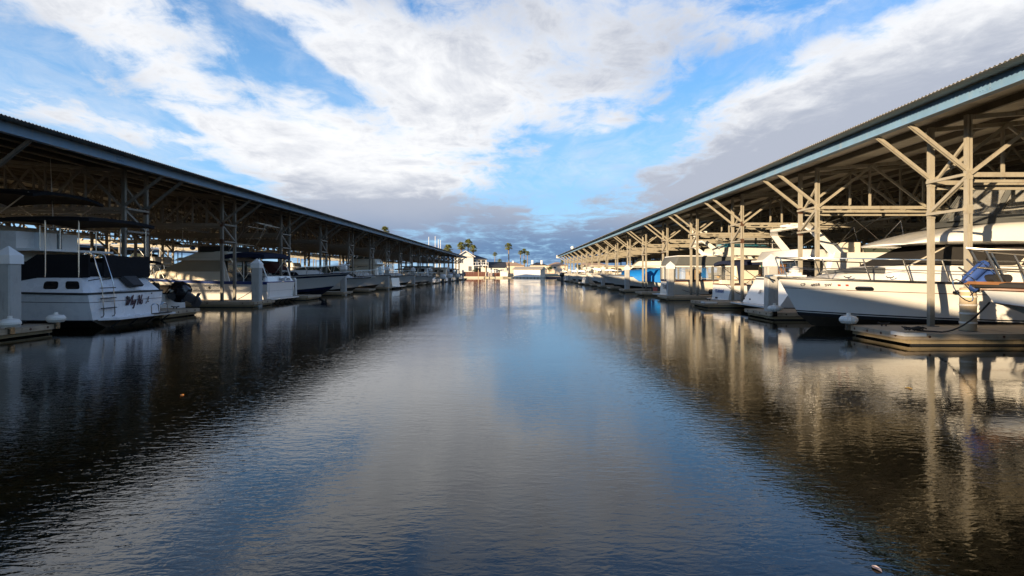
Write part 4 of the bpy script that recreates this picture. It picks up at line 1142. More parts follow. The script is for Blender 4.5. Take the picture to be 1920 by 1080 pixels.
# ---- right row
def big_cruiser():
    b = Boat('motor_yacht', (19.9, 16.5), PI, 'big cream motor yacht numbered CF 4858 SW with black windscreen covers and clear vinyl bridge', 'boat',
             L=12.6, B=4.3, zs=1.10, zb=1.36, rake=.95, zc=.10, side=gel, deck=gel, rail=blackp, full=2.8, stemz=.2, flare=.12)
    b.stripe(.0, .09, blackp, 'boot_stripe', .008); b.stripe(.11, .14, blackp, 'waterline_pinstripe', .006)
    b.stripe(.72, .735, brownp, 'moulding_line', .004)
    b.porthole(.866, 1.085, 1, .40, .13); b.porthole(.70, 1.0, 1, .42, .13)
    b.porthole(.866, 1.085, -1, .40, .13)
    for t, w in ((.966, 'CF'), (.946, '4858'), (.925, 'SW')): b.text_side(t, 1.17, 1, w, .115, text_dark)
    for t in (.907, .894):
        p, tx, tz, n = b.frame(t, 1.165, 1)
        MB().prism([p + tx * .035 - tz * .03 + n * .004, p - tx * .035 - tz * .03 + n * .004, p - tx * .035 + tz * .03 + n * .004, p + tx * .035 + tz * .03 + n * .004], n * .004).build('registration_sticker', red_m, b.root)
    # fore deck trunk with its grey cover
    b.frustum('foredeck_trunk', gel, 8.0, 11.6, 1.55, .75, 1.24, 1.50, 8.0, 11.0, 1.4, .55)
    mb = MB(); rr = []
    for i in range(8):
        u = i / 7; w = 1.12 - .45 * u; z = 1.56 + .15 * math.sin(PI * (1 - u) * .5) + .01 * math.sin(u * 20)
        rr.append([(8.9 + 2.2 * u, -w, 1.49), (8.9 + 2.2 * u, -w * .8, z - .03), (8.9 + 2.2 * u, 0, z), (8.9 + 2.2 * u, w * .8, z - .03), (8.9 + 2.2 * u, w, 1.49)])
    mb.loft(rr); mb.build('hatch_cover', canvas_grey, b.root, 60)
    # cabin : white sides, black covers, swept brow
    b.frustum('cabin_side', gel, 2.2, 10.4, 1.86, 1.35, 1.12, 1.66, 2.2, 10.0, 1.80, 1.25)
    b.frustum('cabin_core', gel_cream, 2.4, 9.75, 1.76, 1.15, 1.66, 2.24, 2.5, 8.55, 1.60, 1.05)
    for u0, u1, ln in ((.09, .30, (0, -.05)), (.325, .60, (.0, 0)), (.61, .985, (0, .0))):
        b.window('port', 1 - u1 if False else u0, u1, .03, .96, canvas_dark, 'window_cover', r=.08, off=.018, lean=ln) if False else None
    A = b.last
    # port side : in face coordinates u runs fore -> aft
    for w in ('port', 'starboard'):
        fl = (lambda u: u) if w == 'port' else (lambda u: 1 - u)
        for a, c in ((.01, .36), (.375, .66), (.69, .95)):
            u0, u1 = sorted((fl(a), fl(c)))
            b.window(w, u0, u1, .04, .97, canvas_dark, 'window_cover', r=.06, off=.02)
    b.window('fore', .03, .97, .04, .97, canvas_dark, 'window_cover', r=.06, off=.02)
    mb = MB(); rr = []
    for x, zt, w in ((9.65, 2.27, 1.05), (9.5, 2.33, 1.30), (9.2, 2.42, 1.48), (8.8, 2.53, 1.62), (8.2, 2.67, 1.74), (7.5, 2.78, 1.80), (6.8, 2.82, 1.83), (4.5, 2.82, 1.84), (1.8, 2.80, 1.82)):
        zb_ = 2.245; hh = zt - zb_
        half = [(w * .93, zb_), (w, zb_ + min(.05, hh * .3)), (w * .985, zb_ + hh * .62), (w * .90, zb_ + hh * .93), (w * .6, zt + .015), (0, zt + .03)]
        rr.append([(x, y, z) for y, z in half] + [(x, -y, z) for y, z in reversed(half[:-1])])
    mb.loft(rr); mb.build('bridge_brow', gel, b.root, 50)
    b.frustum('bridge_coaming', canvas_grey, 2.2, 7.9, 1.60, 1.15, 2.78, 2.98, 2.3, 7.5, 1.52, 1.0, smooth=60)
    p = Vector((6.1, 1.72, 2.52)); MB().box(6.9, 7.12, 1.80, 1.835, 2.40, 2.50).build('hull_badge', text_dark, b.root)
    # vinyl bridge enclosure
    z0, z1 = 2.99, 3.92
    ring0 = [(2.4, 1.48), (4.4, 1.46), (6.2, 1.36), (7.3, 1.0), (7.75, 0), (7.3, -1.0), (6.2, -1.36), (4.4, -1.46), (2.4, -1.48)]
    ring1 = [(2.3, 1.42), (4.2, 1.40), (5.8, 1.28), (6.7, .9), (7.0, 0), (6.7, -.9), (5.8, -1.28), (4.2, -1.40), (2.3, -1.42)]
    for i in range(8):
        a, c, dd, e = [Vector((*q, z)) for q, z in ((ring0[i], z0), (ring0[i + 1], z0), (ring1[i + 1], z1), (ring1[i], z1))]
        f = MB()
        for s_, t_ in ((a, c), (c, dd), (dd, e), (e, a)): f.bar(s_, t_, .12, .02, (c - a).cross(e - a))
        fo = f.build('enclosure_frame', canvas_grey, b.root)
        mb = MB(); N = 10; rows = []
        nrm = (c - a).cross(e - a).normalized()
        rnd = random.Random(i)
        ph = [rnd.uniform(0, 6) for _ in range(4)]
        for r_ in range(N + 1):
            row = []
            for q in range(N + 1):
                u, v = .03 + .94 * q / N, .04 + .92 * r_ / N
                pnt = (a * (1 - u) + c * u) * (1 - v) + (e * (1 - u) + dd * u) * v
                wv = .016 * math.sin(7 * u + 9 * v + ph[0]) + .012 * math.sin(13 * u - 6 * v + ph[1]) + .008 * math.sin(3 * u + 17 * v + ph[2])
                row.append(pnt + nrm * wv * math.sin(PI * u) * math.sin(PI * v) * 2)
            rows.append(row)
        for r_ in range(N): mb.loft([rows[r_], rows[r_ + 1]], closed=False)
        mb.build('vinyl_pane', vinyl, fo, True)
        # black zip line round the pane
        z = [a.lerp(dd, .1), c.lerp(e, .1), dd.lerp(a, .1), e.lerp(c, .1)]
        MB().tube([k + nrm * .012 for k in z], .014, 5, closed=True).build('zip', rubber, fo)
    mb = MB(); cen = (4.8, 0, 4.06)
    mb.loft([[(*q, z1 + .02) for q in ring1], [((q[0] - 4.8) * .6 + 4.8, q[1] * .6, z1 + .11) for q in ring1], [((q[0] - 4.8) * .02 + 4.8, q[1] * .02, z1 + .14) for q in ring1]])
    mb.build('enclosure_roof', canvas_grey, b.root, 60)
    MB().box(3.6, 4.3, -.9, .9, 2.99, 3.55).build('helm_seat', tan_seat, b.root)
    # bow rail, windlass, anchor
    b.rail(.52, .985, .56, r=.016, n=8, over=.05, mid=True, lean=.2)
    mb = MB(); mb.box(12.0, 12.3, -.14, .14, 1.40, 1.50); mb.lathe([(.10, 0), (.12, .04), (.12, .12), (.06, .17), (0, .18)], 12, (12.12, .02, 1.5)); mb.tube([(12.2, -.14, 1.56), (12.2, .14, 1.56)], .05, 8)
    mb.build('windlass', gel, b.root, 40)
    MB().prism([(11.9, -.22, 1.385), (12.7, -.12, 1.40), (12.7, .12, 1.40), (11.9, .22, 1.385)], (0, 0, .04)).build('bow_pulpit', gel, b.root)
    mb = MB(); mb.bar((12.1, 0, 1.48), (12.95, 0, 1.40), .045, .05); mb.bar((12.9, 0, 1.41), (12.72, 0, 1.22), .04)
    mb.add([(13.12, 0, 1.42), (12.75, .16, 1.30), (12.66, 0, 1.24), (12.75, -.16, 1.30)], [(0, 1, 2), (0, 2, 3), (0, 3, 1), (1, 3, 2)])
    mb.build('anchor', chrome, b.root)
    for x, y in ((11.2, 1.0), (11.1, -1.0), (10.4, 1.5)):
        MB().tube([(x - .1, y, 1.40), (x - .05, y, 1.37), (x + .05, y, 1.37), (x + .1, y, 1.40)], .014, 5).build('cleat', chrome, b.root)
    p, tx, tz, n = b.frame(.69, .36, 1); MB().tube([p + n * .0, p + n * .02], .035, 10).build('through_hull', rubber, b.root)
big_cruiser()

# ---- near bow with wooden pulpit at the right edge
def near_bow():
    b = Boat('trawler', (17.0, 10.0), PI, 'blue white wooden trawler bow with brown sheer strake and dark rails at the near right', 'boat', L=9.1, B=3.3, zs=1.0, zb=1.24, rake=.34, zc=.42, side=gel_cool, bottom=gel_cool, deck=deckm, rail=brownp, full=2.0, stemz=.60, flare=.12, kz=.96, kp=1.25)
    b.stripe(.0, .05, brownp, 'brown_strake', .012)
    pts = [(Vector(b.pt(t, 1, 1)) + Vector((0, 0, .05)), Vector(b.pt(t, 1, -1)) + Vector((0, 0, .05))) for t in (.55, .7, .82, .92, .985)]
    mb = MB()
    for sg in (0, 1): mb.tube([p[sg] for p in pts] + [Vector(b.pt(1, 1, 1)) + Vector((.12, 0, .05))], .055, 6)
    mb.build('cap_rail', canvas_dark, b.root)
    MB().prism([(8.2, -.3, 1.28), (9.3, -.14, 1.30), (9.3, .14, 1.30), (8.2, .3, 1.28)], (0, 0, .05)).build('bow_platform', wood_int, b.root)
    for x in (8.95, 8.75): MB().tube([(x, -.13, 1.40), (x, .13, 1.40)], .07, 10).build('anchor_roller', rubber, b.root, True)
    b.rail(.60, .97, .66, dullchrome, .021, 6, .25, mid=True, lean=.35)
    b.frustum('wheelhouse', gel_old, 2.0, 6.0, 1.3, 1.2, 1.15, 2.7, 2.1, 5.7, 1.2, 1.1)
    b.window('fore', .1, .9, .5, .85); b.window('port', .1, .45, .5, .85); b.window('port', .55, .9, .5, .85)
near_bow()
# fender basket on its rail
r = empty('fender_basket', (7.95, 10.12, 1.43), 0, 'two blue boat fenders strapped in a tilted wire basket in front of the wrapped post', 'fender basket')
tilt = Matrix.Rotation(R(48), 4, 'Y')
for dz in (-.075, .075):
    mb = MB()
    prof = [(.02, -.26), (.07, -.24), (.092, -.18), (.092, .18), (.07, .24), (.02, .26)]
    mb.lathe(prof, 12); mb.v = [tuple(tilt @ Vector((x + dz * 1.25, y, z))) for x, y, z in mb.v]
    mb.build('fender', fender_blue, r, True)
for zz in (-.17, .15):
    lp = [tilt @ Vector((.2 * math.cos(a) * 1.05, .13 * math.sin(a), zz)) for a in [2 * PI * i / 14 for i in range(14)]]
    MB().tube(lp, .009, 5, closed=True).build('basket_hoop', chrome, r, True)
for an in (0, 90, 180, 270):
    a = R(an + 30); q = [tilt @ Vector((.2 * math.cos(a), .13 * math.sin(a), z)) for z in (-.30, .18)]
    MB().tube(q, .009, 5).build('basket_wire', chrome, r)
lp = [tilt @ Vector((.24 * math.cos(a) , .02, -.36 + .10 * math.sin(a))) for a in [2 * PI * i / 14 for i in range(14)]]
MB().tube(lp, .010, 5, closed=True).build('basket_hoop', chrome, r, True)
for yy in (.10, -.04):
    MB().tube([(-.30 + yy, .02, .20 + yy), (.22 + yy, .03, -.18)], .018, 6).build('basket_bracket', dullchrome, r)
# wrapped foot of the near right post
r = empty('post_wrap', (XR, YR, 0), 0, 'tan padding wrapped round the foot of the nearest right post, tied with white straps', 'post padding')
MB().lathe([(.150, .25), (.158, .27), (.152, .6), (.16, .8), (.15, 1.05), (.155, 1.16), (.13, 1.17)], 16).build('padding', carpet, r, 60)
for z in (.42, .62, .80, .98, 1.10): MB().lathe([(.153, z - .02), (.166, z - .018), (.166, z + .018), (.153, z + .02)], 16, (0, 0, 0)).build('strap', tape, r, True)

# mooring lines
def rope(pts, label, r=.016, sag=0.25, coil=None, mm=None):
    P = [Vector(p) for p in pts]; out = []
    for a, c in zip(P[:-1], P[1:]):
        for i in range(9):
            u = i / 9; q = a.lerp(c, u); q.z -= sag * 4 * u * (1 - u) * (a - c).length * .12; q.z = max(q.z, .262 if q.z > .1 else -.1); out.append(q)
    out.append(P[-1])
    if coil:
        for i in range(34):
            a = i * .75; rr = .05 + .0035 * i
            out.append(Vector((coil[0] + rr * 1.5 * math.cos(a), coil[1] + rr * math.sin(a), coil[2] + .0012 * i + .02 * (i % 3))))
    o = MB().tube(out, r, 6).build('mooring_line', mm or rope_m, None, True)
    return tag(o, label, 'rope')
rope([(8.15, 10.15, .98), (8.75, 12.25, .262), (8.55, 12.5, .262)], 'dark mooring rope from the near trawler bow to a coil on the nearest right dock', .016, .55, (8.45, 12.55, .265))
rope([(10.2, 20.6, .9), (9.3, 19.4, .27)], 'dark rope hanging beside the first right piling', .013, .6)
rope([(9.9, 28.2, .95), (10.6, 26.6, .27)], 'dark rope from the ITS BOUGHT transom down to the dock', .014, .3)
rope([(9.5, 34.0, .5), (10.8, 32.9, .27)], 'dark rope from the grey canvas trawler to its dock', .014, .4)
rope([(-12.4, 27.9, .85), (-12.9, 27.0, .27)], 'dark rope from the About Time cruiser to its dock', .014, .3)

# ---- "Carver" : white aft-cabin yacht, slanting transom to the channel
def carver():
    b = Boat('motor_yacht', (9.35, 22.9), 0, 'white motor yacht lettered CARVER with slanted transom and swept radar arch', 'boat', L=11.5, B=4.1, zs=1.35, zb=1.6, rake=1.4, zc=.16, tw=.94, trake=.75, side=gel, rail=blackp)
    b.stripe(.0, .06, blackp, 'boot_stripe', .006)
    b.platform(.22, .62, 1.9)
    put_text('name_lettering', 'IV', .26, text_dark, b.root, (.30, .55, .72), (0, -1, 0), (.55, 0, 1))
    b.stripe(.88, .93, navy, 'hull_stripe', .006)
    for y in (-1.5, .9, 1.5): MB().tube([(.02, y, .42), (.06, y, .42)], .035, 8).build('through_hull', rubber, b.root)
    b.frustum('superstructure', gel, 1.6, 8.4, 1.96, 1.5, 1.37, 2.22, 1.9, 7.4, 1.86, 1.2)
    b.window('starboard', .62, .80, .1, .5); b.window('port', .2, .4, .1, .5)
    A, Bq, C, D = b.face('starboard')
    pos = (A * .70 + Bq * .30) * .42 + (D * .70 + C * .30) * .58
    n = (Bq - A).cross(D - A).normalized()
    put_text('maker_lettering', 'CARVER', .15, text_dark, b.root, pos + n * .012, Bq - A, D - A)
    MB().box(.85, 1.62, -1.7, 1.7, .9, 1.9).build('aft_bulkhead', glass_dark, b.root)
    MB().box(.80, .845, -.5, .1, .9, 1.85).build('companion_door', wood_int, b.root)
    MB().box(.5, 2.4, -1.9, 1.9, 1.93, 2.0).build('aft_deck_roof', gel, b.root)
    b.frustum('aft_seat', gel, .6, 1.95, 1.75, 1.75, 2.0, 2.34, .75, 1.85, 1.6, 1.6, smooth=60)
    b.arch(2.15, 1.78, 2.1, 3.22, -.95, gel, .30)
    b.radar(1.2, 0, 3.24, .32, .14); MB().box(1.0, 1.5, -.7, -.55, 3.3, 3.36).build('radar_scanner', gel, b.root)
    b.windscreen(3.3, 5.4, 1.5, 2.22, 2.58, .7, m=glass_tint)
    MB().box(2.7, 3.3, -1.2, -.3, 2.22, 2.62).build('helm_seat', gel_cream, b.root); MB().box(3.5, 4.3, -1.15, .9, 2.22, 2.50).build('console_cover', canvas_tan, b.root)
    for sg in (1, -1):
        for a, c in (((2.0, 2.35), (4.0, 3.6)), ((2.8, 3.55), (4.3, 2.3)), ((4.6, 3.4), (3.6, 2.3)), ((4.6, 3.4), (4.8, 2.5)), ((2.0, 3.1), (4.0, 3.75))):
            MB().tube([(a[0], sg * 1.5, a[1]), (c[0], sg * 1.45, c[1])], .018, 5).build('canopy_frame', chrome, b.root)
    for y in (1.2, .6, 0, -.6, -1.2): MB().tube([(.7, y, 1.4), (.7, y, 1.85)], .016, 5).build('stanchion', chrome, b.root)
    MB().tube([(.7, 1.5, 1.85), (.7, -1.5, 1.85)], .018, 5).build('aft_rail', chrome, b.root)
    MB().tube([(1.2, -2.02, .95), (1.05, -2.06, .42)], .10, 10).build('fender', gel, b.root, True)
carver()

# ---- "ITS BOUGHT" : small white cruiser with navy canopy
def its():
    b = Boat('cabin_cruiser', (10.05, 29.3), 0, 'small white cruiser lettered ITS BOUGHT under a navy cockpit canopy', 'boat', L=8.2, B=2.85, zs=.92, zb=1.15, rake=1.2, zc=.14, side=gel, rail=brownp, cockpit=(0, .38))
    b.stripe(0, .05, blackp, 'boot_stripe', .006)
    put_text('name_lettering', 'ITS BOUGHT', .22, text_blue, b.root, (.045, .15, .56), (0, -1, 0), (0, 0, 1))
    b.platform(.14, .35, 1.2)
    MB().box(-.04, .04, .35, .6, -.2, .26).build('stern_drive', rubber, b.root)
    b.bimini(.15, 3.4, 1.32, 2.16, canvas_navy, .16, .12, True, .9)
    for x in (.35, 1.7): MB().prism([(x, -1.33, 2.0), (x + .35, -1.33, 2.0), (x + .3, -1.36, .98), (x + .12, -1.36, .98)], (0, .04, 0)).build('canopy_curtain', canvas_navy, b.root)
    b.windscreen(2.6, 4.4, 1.2, 1.1, 1.75, .5)
    for y in (.6, .1, -.4): MB().box(2.3, 2.45, y, y + .3, .5, 1.8).build('companion_panel', wood_int, b.root)
    MB().lathe([(.02, 0), (.07, .02), (.07, .13), (.02, .16)], 10, (1.6, -1.3, 1.72)).build('sidelight', green_lamp, b.root, True)
    for x, y in ((.3, .8), (.35, -.2), (.5, .3), (1.2, -1.1)): MB().box(x, x + .25, y - .2, y + .2, .85, 1.12).build('deck_gear', gel_cream, b.root)
    MB().tube([(.1, -1.2, .95), (.12, -1.2, 1.35), (.12, 1.2, 1.35), (.1, 1.2, .95)], .016, 5).build('stern_rail', chrome, b.root, True)
    MB().lathe([(.0, 0), (.06, .02), (.13, .14), (.0, .1)], 10, (.25, .9, 1.2)).build('horn', tan_seat, b.root, True)
    b.antenna(2.2, -1.0, 2.0, 3.9, 0)
its()

# ---- grey canopied trawler with radar mast
def texas():
    b = Boat('trawler', (9.0, 35.8), 0, 'white trawler lettered TEXAS with grey canvas stern enclosure and radar mast', 'boat', L=11, B=3.7, zs=1.0, zb=1.5, rake=1.2, zc=.14, side=gel_cream, rail=brownp)
    b.stripe(0, .05, blackp, 'boot_stripe', .006)
    o = MB(); o.tube([(-.006, -.42, .62), (.015, -.42, .62)], .34, 24); o.build('emblem', mat('maroon_emblem', (.16, .02, .03), .4), b.root)
    put_text('name_lettering', 'TEXAS', .36, text_dark, b.root, (-.02, .25, .62), (0, -1, 0), (0, 0, 1))
    b.platform(.14, .55, 1.6)
    # enclosure with curtains
    z0, z1 = 1.02, 1.86
    ring = [(.1, 1.6), (3.4, 1.6), (3.4, -1.6), (.1, -1.6)]
    for i in range(4):
        a, c = ring[i], ring[(i + 1) % 4]
        n = 3 if i in (0, 2, 3) else 2
        for q in range(n):
            u0, u1 = q / n, (q + 1) / n
            p0 = Vector((a[0] + (c[0] - a[0]) * u0, a[1] + (c[1] - a[1]) * u0, 0)); p1 = Vector((a[0] + (c[0] - a[0]) * u1, a[1] + (c[1] - a[1]) * u1, 0))
            mb = MB(); rows = []
            for z in (z0, (z0 + z1) / 2, z1):
                rows.append([p0.lerp(p1, k / 8) + Vector((.03 * math.sin(k * 2.1 + i), .03 * math.sin(k * 2.4 + q), z)) for k in range(9)])
            mb.loft(rows, closed=False); mb.build('vinyl_curtain', vinyl, b.root, True)
            f = MB(); f.bar((p0.x, p0.y, z0), (p0.x, p0.y, z1), .10); f.build('curtain_post', canvas_grey, b.root)
    for z in (z0, z1):
        f = MB()
        for i in range(4): f.bar((*ring[i], z), (*ring[(i + 1) % 4], z), .06, .14 if z == z0 else .08)
        f.build('enclosure_rail', gel if z == z1 else canvas_navy, b.root)
    for i in range(4): MB().bar((*ring[i], z0), (*ring[i], z1), .07).build('corner_post', canvas_navy, b.root)
    b.frustum('canvas_skirt', canvas_grey, .05, 3.6, 1.66, 1.66, 1.94, 2.42, .25, 3.5, 1.60, 1.6)
    MB().box(.3, 3.6, -1.5, 1.5, 2.44, 2.50).build('top_deck', gel, b.root)
    for y in (.5, -.6): MB().box(1.4, 1.9, y - .25, y + .25, 1.0, 1.75).build('cockpit_chair', tan_seat, b.root)
    b.frustum('deckhouse', gel_cream, 3.6, 8.4, 1.6, 1.2, 1.1, 2.3, 3.6, 7.5, 1.5, 1.0)
    b.window('starboard', .06, .36, .45, .85); b.window('starboard', .42, .74, .45, .85); b.window('fore', .1, .9, .45, .85)
    b.frustum('flybridge', gel, 2.6, 7.0, 1.5, 1.1, 2.52, 2.98, 2.8, 6.6, 1.4, .9)
    MB().loft([[(3.3, -1.2, 2.95), (6.0, -1.0, 2.95), (6.0, 1.0, 2.95), (3.3, 1.2, 2.95)], [(3.5, -1.0, 3.25), (5.6, -.8, 3.2), (5.6, .8, 3.2), (3.5, 1.0, 3.25)]]).build('bridge_tarp', canvas_teal, b.root)
    b.arch(2.9, 1.5, 2.55, 3.35, -.9, gel, .3)
    for i in range(5):
        a, c = (2.6 + .8 * i, 2.6 + .8 * (i + 1))
        mb = MB(); mb.loft([[(a, -1.35, 3.0), (c - .08, -1.35, 3.0)], [(a, -1.25, 3.75), (c - .08, -1.25, 3.75)]], closed=False); mb.build('vinyl_curtain', vinyl, b.root)
    mb = MB(); mb.tube([(1.9, 0, 3.35), (1.5, 0, 4.3)], [.09, .06], 8); mb.build('mast', gel, b.root, True)
    b.radar(1.45, 0, 4.3, .24, .42); MB().box(1.7, 2.4, -.35, .35, 3.78, 4.0).build('radar_scanner', gel, b.root)
    MB().bar((1.1, 0, 4.3), (1.1, 0, 4.75), .03).build('aerial', rubber, b.root)
    o = MB().lathe([(.02, -.16), (.12, -.12), (.17, 0), (.12, .12), (.02, .16)], 12, (2.1, -2.02, .40)); o.build('ball_fender', rubber, b.root, True)
texas()

# dark tender lying in the fifth right slip
r = empty('dinghy', (9.6, slipY(1, 4) - 1.0, 0), .1, 'dark inflatable dinghy lying low behind the fourth right finger dock', 'boat')
pts = [(0, .6, .25), (2.2, .65, .28), (3.0, .4, .36), (3.3, 0, .42), (3.0, -.4, .36), (2.2, -.65, .28), (0, -.6, .25)]
MB().tube(pts, .24, 10).build('buoyancy_tube', rubber, r, True)
MB().box(.05, 2.8, -.5, .5, .10, .16).build('floor', canvas_grey, r); MB().box(1.1, 1.4, -.55, .55, .36, .40).build('seat', gel_old, r); MB().box(0, .06, -.45, .45, .08, .46).build('transom', red_m, r)
b = cruiser('cabin_cruiser', 'tan canvas cruiser set back in the fifth right slip behind the dark dinghy', 14.0, 4, 1, bow_out=False, L=8.5, B=3.1, kind='fly', hull=gel_cream, top=canvas_tan, group=RG)
b.arch(2.2, 1.3, 2.4, 3.4, -.7)

# sail hull with the bright blue tarp
b = cruiser('tarped_boat', 'white sailboat with long bow overhang and bright blue tarp hung over its side', 6.6, 5, 1, L=11.0, B=3.2, zs=1.05, zb=1.35, rk=2.4, kind='plain', rail=False, group=RG, pulpit=False)
b.frustum('cabin_trunk', gel, 3.2, 9.0, 1.1, .55, 1.15, 1.62, 3.4, 8.2, 1.0, .4)
b.window('port', .2, .5, .3, .7)
mb = MB(); rr = []
for i in range(14):
    u = i / 13; x = 8.9 - 6.5 * u; top = 1.52 + .28 * min(1, u * 1.6); lowz = 1.05 - .32 * math.sin(PI * min(1, u * 1.1)) ** .5 + .04 * math.sin(i * 2.2) + (.25 if u < .1 else 0)
    w = b.bs(x / 11.0) + .05
    rr.append([(x, w * 1.02 + .03 * math.sin(i * 1.7), lowz), (x, w * 1.02, 1.2), (x, w * .75, top), (x, 0, top + .15), (x, -w * .75, top), (x, -w * 1.02, lowz)])
mb.loft(rr, closed=False); mb.build('tarp', canvas_blue, b.root, 60)
b.stripe(.88, .92, canvas_blue, 'hull_stripe', .006)

cruiser('sport_cruiser', 'white sport cruiser with green canvas, seventh slip of the right row', 7.7, 6, 1, L=9.0, B=3.0, kind='express', cover=canvas_green, group=RG, rk=1.6)
cruiser('express_cruiser', 'white cruiser with low windscreen and radar arch, eighth slip of the right row', 7.6, 7, 1, L=9.5, B=3.2, kind='express', arch=True, group=RG)
cruiser('flybridge_cruiser', 'white flybridge cruiser with dark windows, ninth slip of the right row', 7.8, 8, 1, L=10.5, B=3.6, zs=1.1, zb=1.5, kind='fly', group=RG)
cruiser('house_boat', 'cream houseboat with charcoal curtained windows, tenth slip of the right row', 8.2, 9, 1, bow_out=False, L=11, B=3.8, kind='house', cover=canvas_dark, hull=gel_cream, group=RG)
cruiser('open_boat', 'white open boat with tan seats, eleventh slip of the right row', 7.8, 10, 1, L=7.5, B=2.7, kind='open', group=RG)
cruiser('cabin_boat', 'white and turquoise roofed cabin boat, twelfth slip of the right row', 8.0, 11, 1, L=9, B=3.2, kind='house', top=canvas_teal, group=RG)
cruiser('sport_cruiser', 'white cruiser with navy bimini, thirteenth slip of the right row', 7.8, 12, 1, L=9, B=3.1, kind='express', top=canvas_navy, group=RG)
cruiser('outboard_boat', 'white boat with grey outboard, fourteenth slip of the right row', 7.9, 13, 1, bow_out=False, L=7, B=2.6, kind='open', out=1, hull=gel_old, platform=False, group=RG)
cruiser('tarped_boat', 'boat under a light blue tarp, fifteenth slip of the right row', 7.8, 14, 1, L=8, B=2.9, kind='covered', cover=canvas_blue, rail=False, group=RG)
cruiser('sport_cruiser', 'white cruiser in the slip before last of the right row', 7.7, 15, 1, L=8.5, B=3.0, kind='express', group=RG)
cruiser('flybridge_cruiser', 'white flybridge cruiser in the farthest slip of the right row', 7.9, 16, 1, L=9.5, B=3.3, kind='fly', group=RG)

# boats on the far side of both sheds, seen between the posts
def inner(side, k, kind, label, off=0, **kw):
    e = (XL + 11.2 if side < 0 else XR + 13.6) + off
    cruiser('far_side_cruiser', label, side * e, k, side, bow_out=False, kind=kind, platform=False, group='boats on the far side of the %s shed' % ('left' if side < 0 else 'right'), **kw)
inner(-1, 1, 'fly', 'cream flybridge boat beyond the left walkway behind the tilted outboard', L=10, B=3.6, hull=gel_cream)
inner(-1, 2, 'express', 'white cruiser with tan top beyond the left walkway behind the About Time cruiser', L=9.5, B=3.2, top=canvas_tan)
inner(-1, 3, 'house', 'white cabin boat beyond the left walkway behind the navy bottomed cruiser', L=9.5, B=3.4)
inner(-1, 4, 'fly', 'white flybridge boat with black bimini beyond the left walkway', L=10, B=3.6, top=canvas_black)
inner(-1, 5, 'express', 'white low cruiser beyond the left walkway, sixth bay', L=9, B=3.2)
inner(-1, 6, 'house', 'cream cabin boat beyond the left walkway, seventh bay', L=9.5, B=3.4, hull=gel_cream)
inner(-1, 8, 'fly', 'white flybridge boat beyond the left walkway, ninth bay', L=10, B=3.6)
inner(1, 0, 'fly', 'flybridge boat in shade beyond the right walkway behind the big cream yacht', L=10, B=3.6)
inner(1, 1, 'express', 'white cruiser with charcoal top beyond the right walkway behind the CARVER yacht', L=9.5, B=3.2, top=canvas_dark)
inner(1, 2, 'fly', 'flybridge boat with navy bimini beyond the right walkway behind the ITS BOUGHT cruiser', L=10, B=3.6, top=canvas_navy)
inner(1, 3, 'house', 'cabin boat beyond the right walkway behind the TEXAS trawler', L=9.5, B=3.4, hull=gel_cream)
inner(1, 5, 'fly', 'white flybridge boat beyond the right walkway behind the blue tarp', L=10, B=3.6)
inner(1, 7, 'house', 'cream cabin boat beyond the right walkway, eighth bay', L=9.5, B=3.4, hull=gel_cream)

# floating leaves
for x, y, m, l in ((-4.1, 7.15, leaf_m, 'orange leaf floating on the dark water at left'), (5.05, 7.6, leaf_y, 'yellow leaf floating on the water near the right dock'), (1.81, 2.96, leaf_w, 'pale leaf floating on the water close to the camera')):
    mb = MB(); mb.add([(-.05, 0, .004), (-.02, .022, .012), (.03, .02, .010), (.06, 0, .006), (.03, -.02, .012), (-.02, -.022, .008)], [(0, 1, 2, 3, 4, 5)])
    mb.add([(-.05, 0, .002), (-.02, .022, .008), (.03, .02, .006), (.06, 0, .003), (.03, -.02, .008), (-.02, -.022, .005)], [(5, 4, 3, 2, 1, 0)])
    o = mb.build('floating_leaf', m); o.location = (x, y, 0); o.scale = (.6, .6, 1) if m is leaf_w else (1, 1, 1); o.rotation_euler = (0, 0, x); tag(o, l, 'leaf')

# ------------------------------------------------------------------ far shore
earth = mat('dry_bank', (.30, .25, .15), .95, 0, .3, .3, dirt=.5, dirtcol=(.10, .12, .05))
stucco_w = mat('white_stucco', (.74, .72, .67), .85, 0, .06, .6, dirt=.12, dirtcol=(.5, .46, .4))
stucco_p = mat('peach_stucco', (.62, .50, .38), .85, 0, .08, .5)
stucco_c = mat('cream_stucco', (.68, .62, .50), .85, 0, .08, .5)
roof_d = mat('dark_shingle', (.035, .037, .045), .85, 0, .25, 2)
roof_t = mat('tan_tile', (.42, .28, .18), .85, 0, .2, 2)
roof_b = mat('beige_roofing', (.50, .42, .30), .8, 0, .12, 1)
trim_w = mat('white_trim', (.76, .75, .72), .6, 0, .05, 2)
fence_b = mat('red_brown_boards', (.12, .045, .03), .8, 0, .25, 2)
stone_w = mat('pale_seawall', (.52, .48, .38), .9, 0, .2, 1)
win_d = mat('house_window', (.03, .035, .045), .08, 0, .2, 1)
bark = mat('palm_bark', (.26, .19, .12), .9, 0, .25, 3)
frond_m = mat('palm_frond', (.115, .125, .022), .6, 0, .45, 1.5)
frond_dry = mat('dry_palm_skirt', (.17, .11, .05), .9, 0, .25, 2)
leafy = mat('tree_leaves', (.045, .065, .018), .7, 0, .45, .8)
leafd = mat('dark_tree_leaves', (.022, .034, .012), .75, 0, .4, .8)

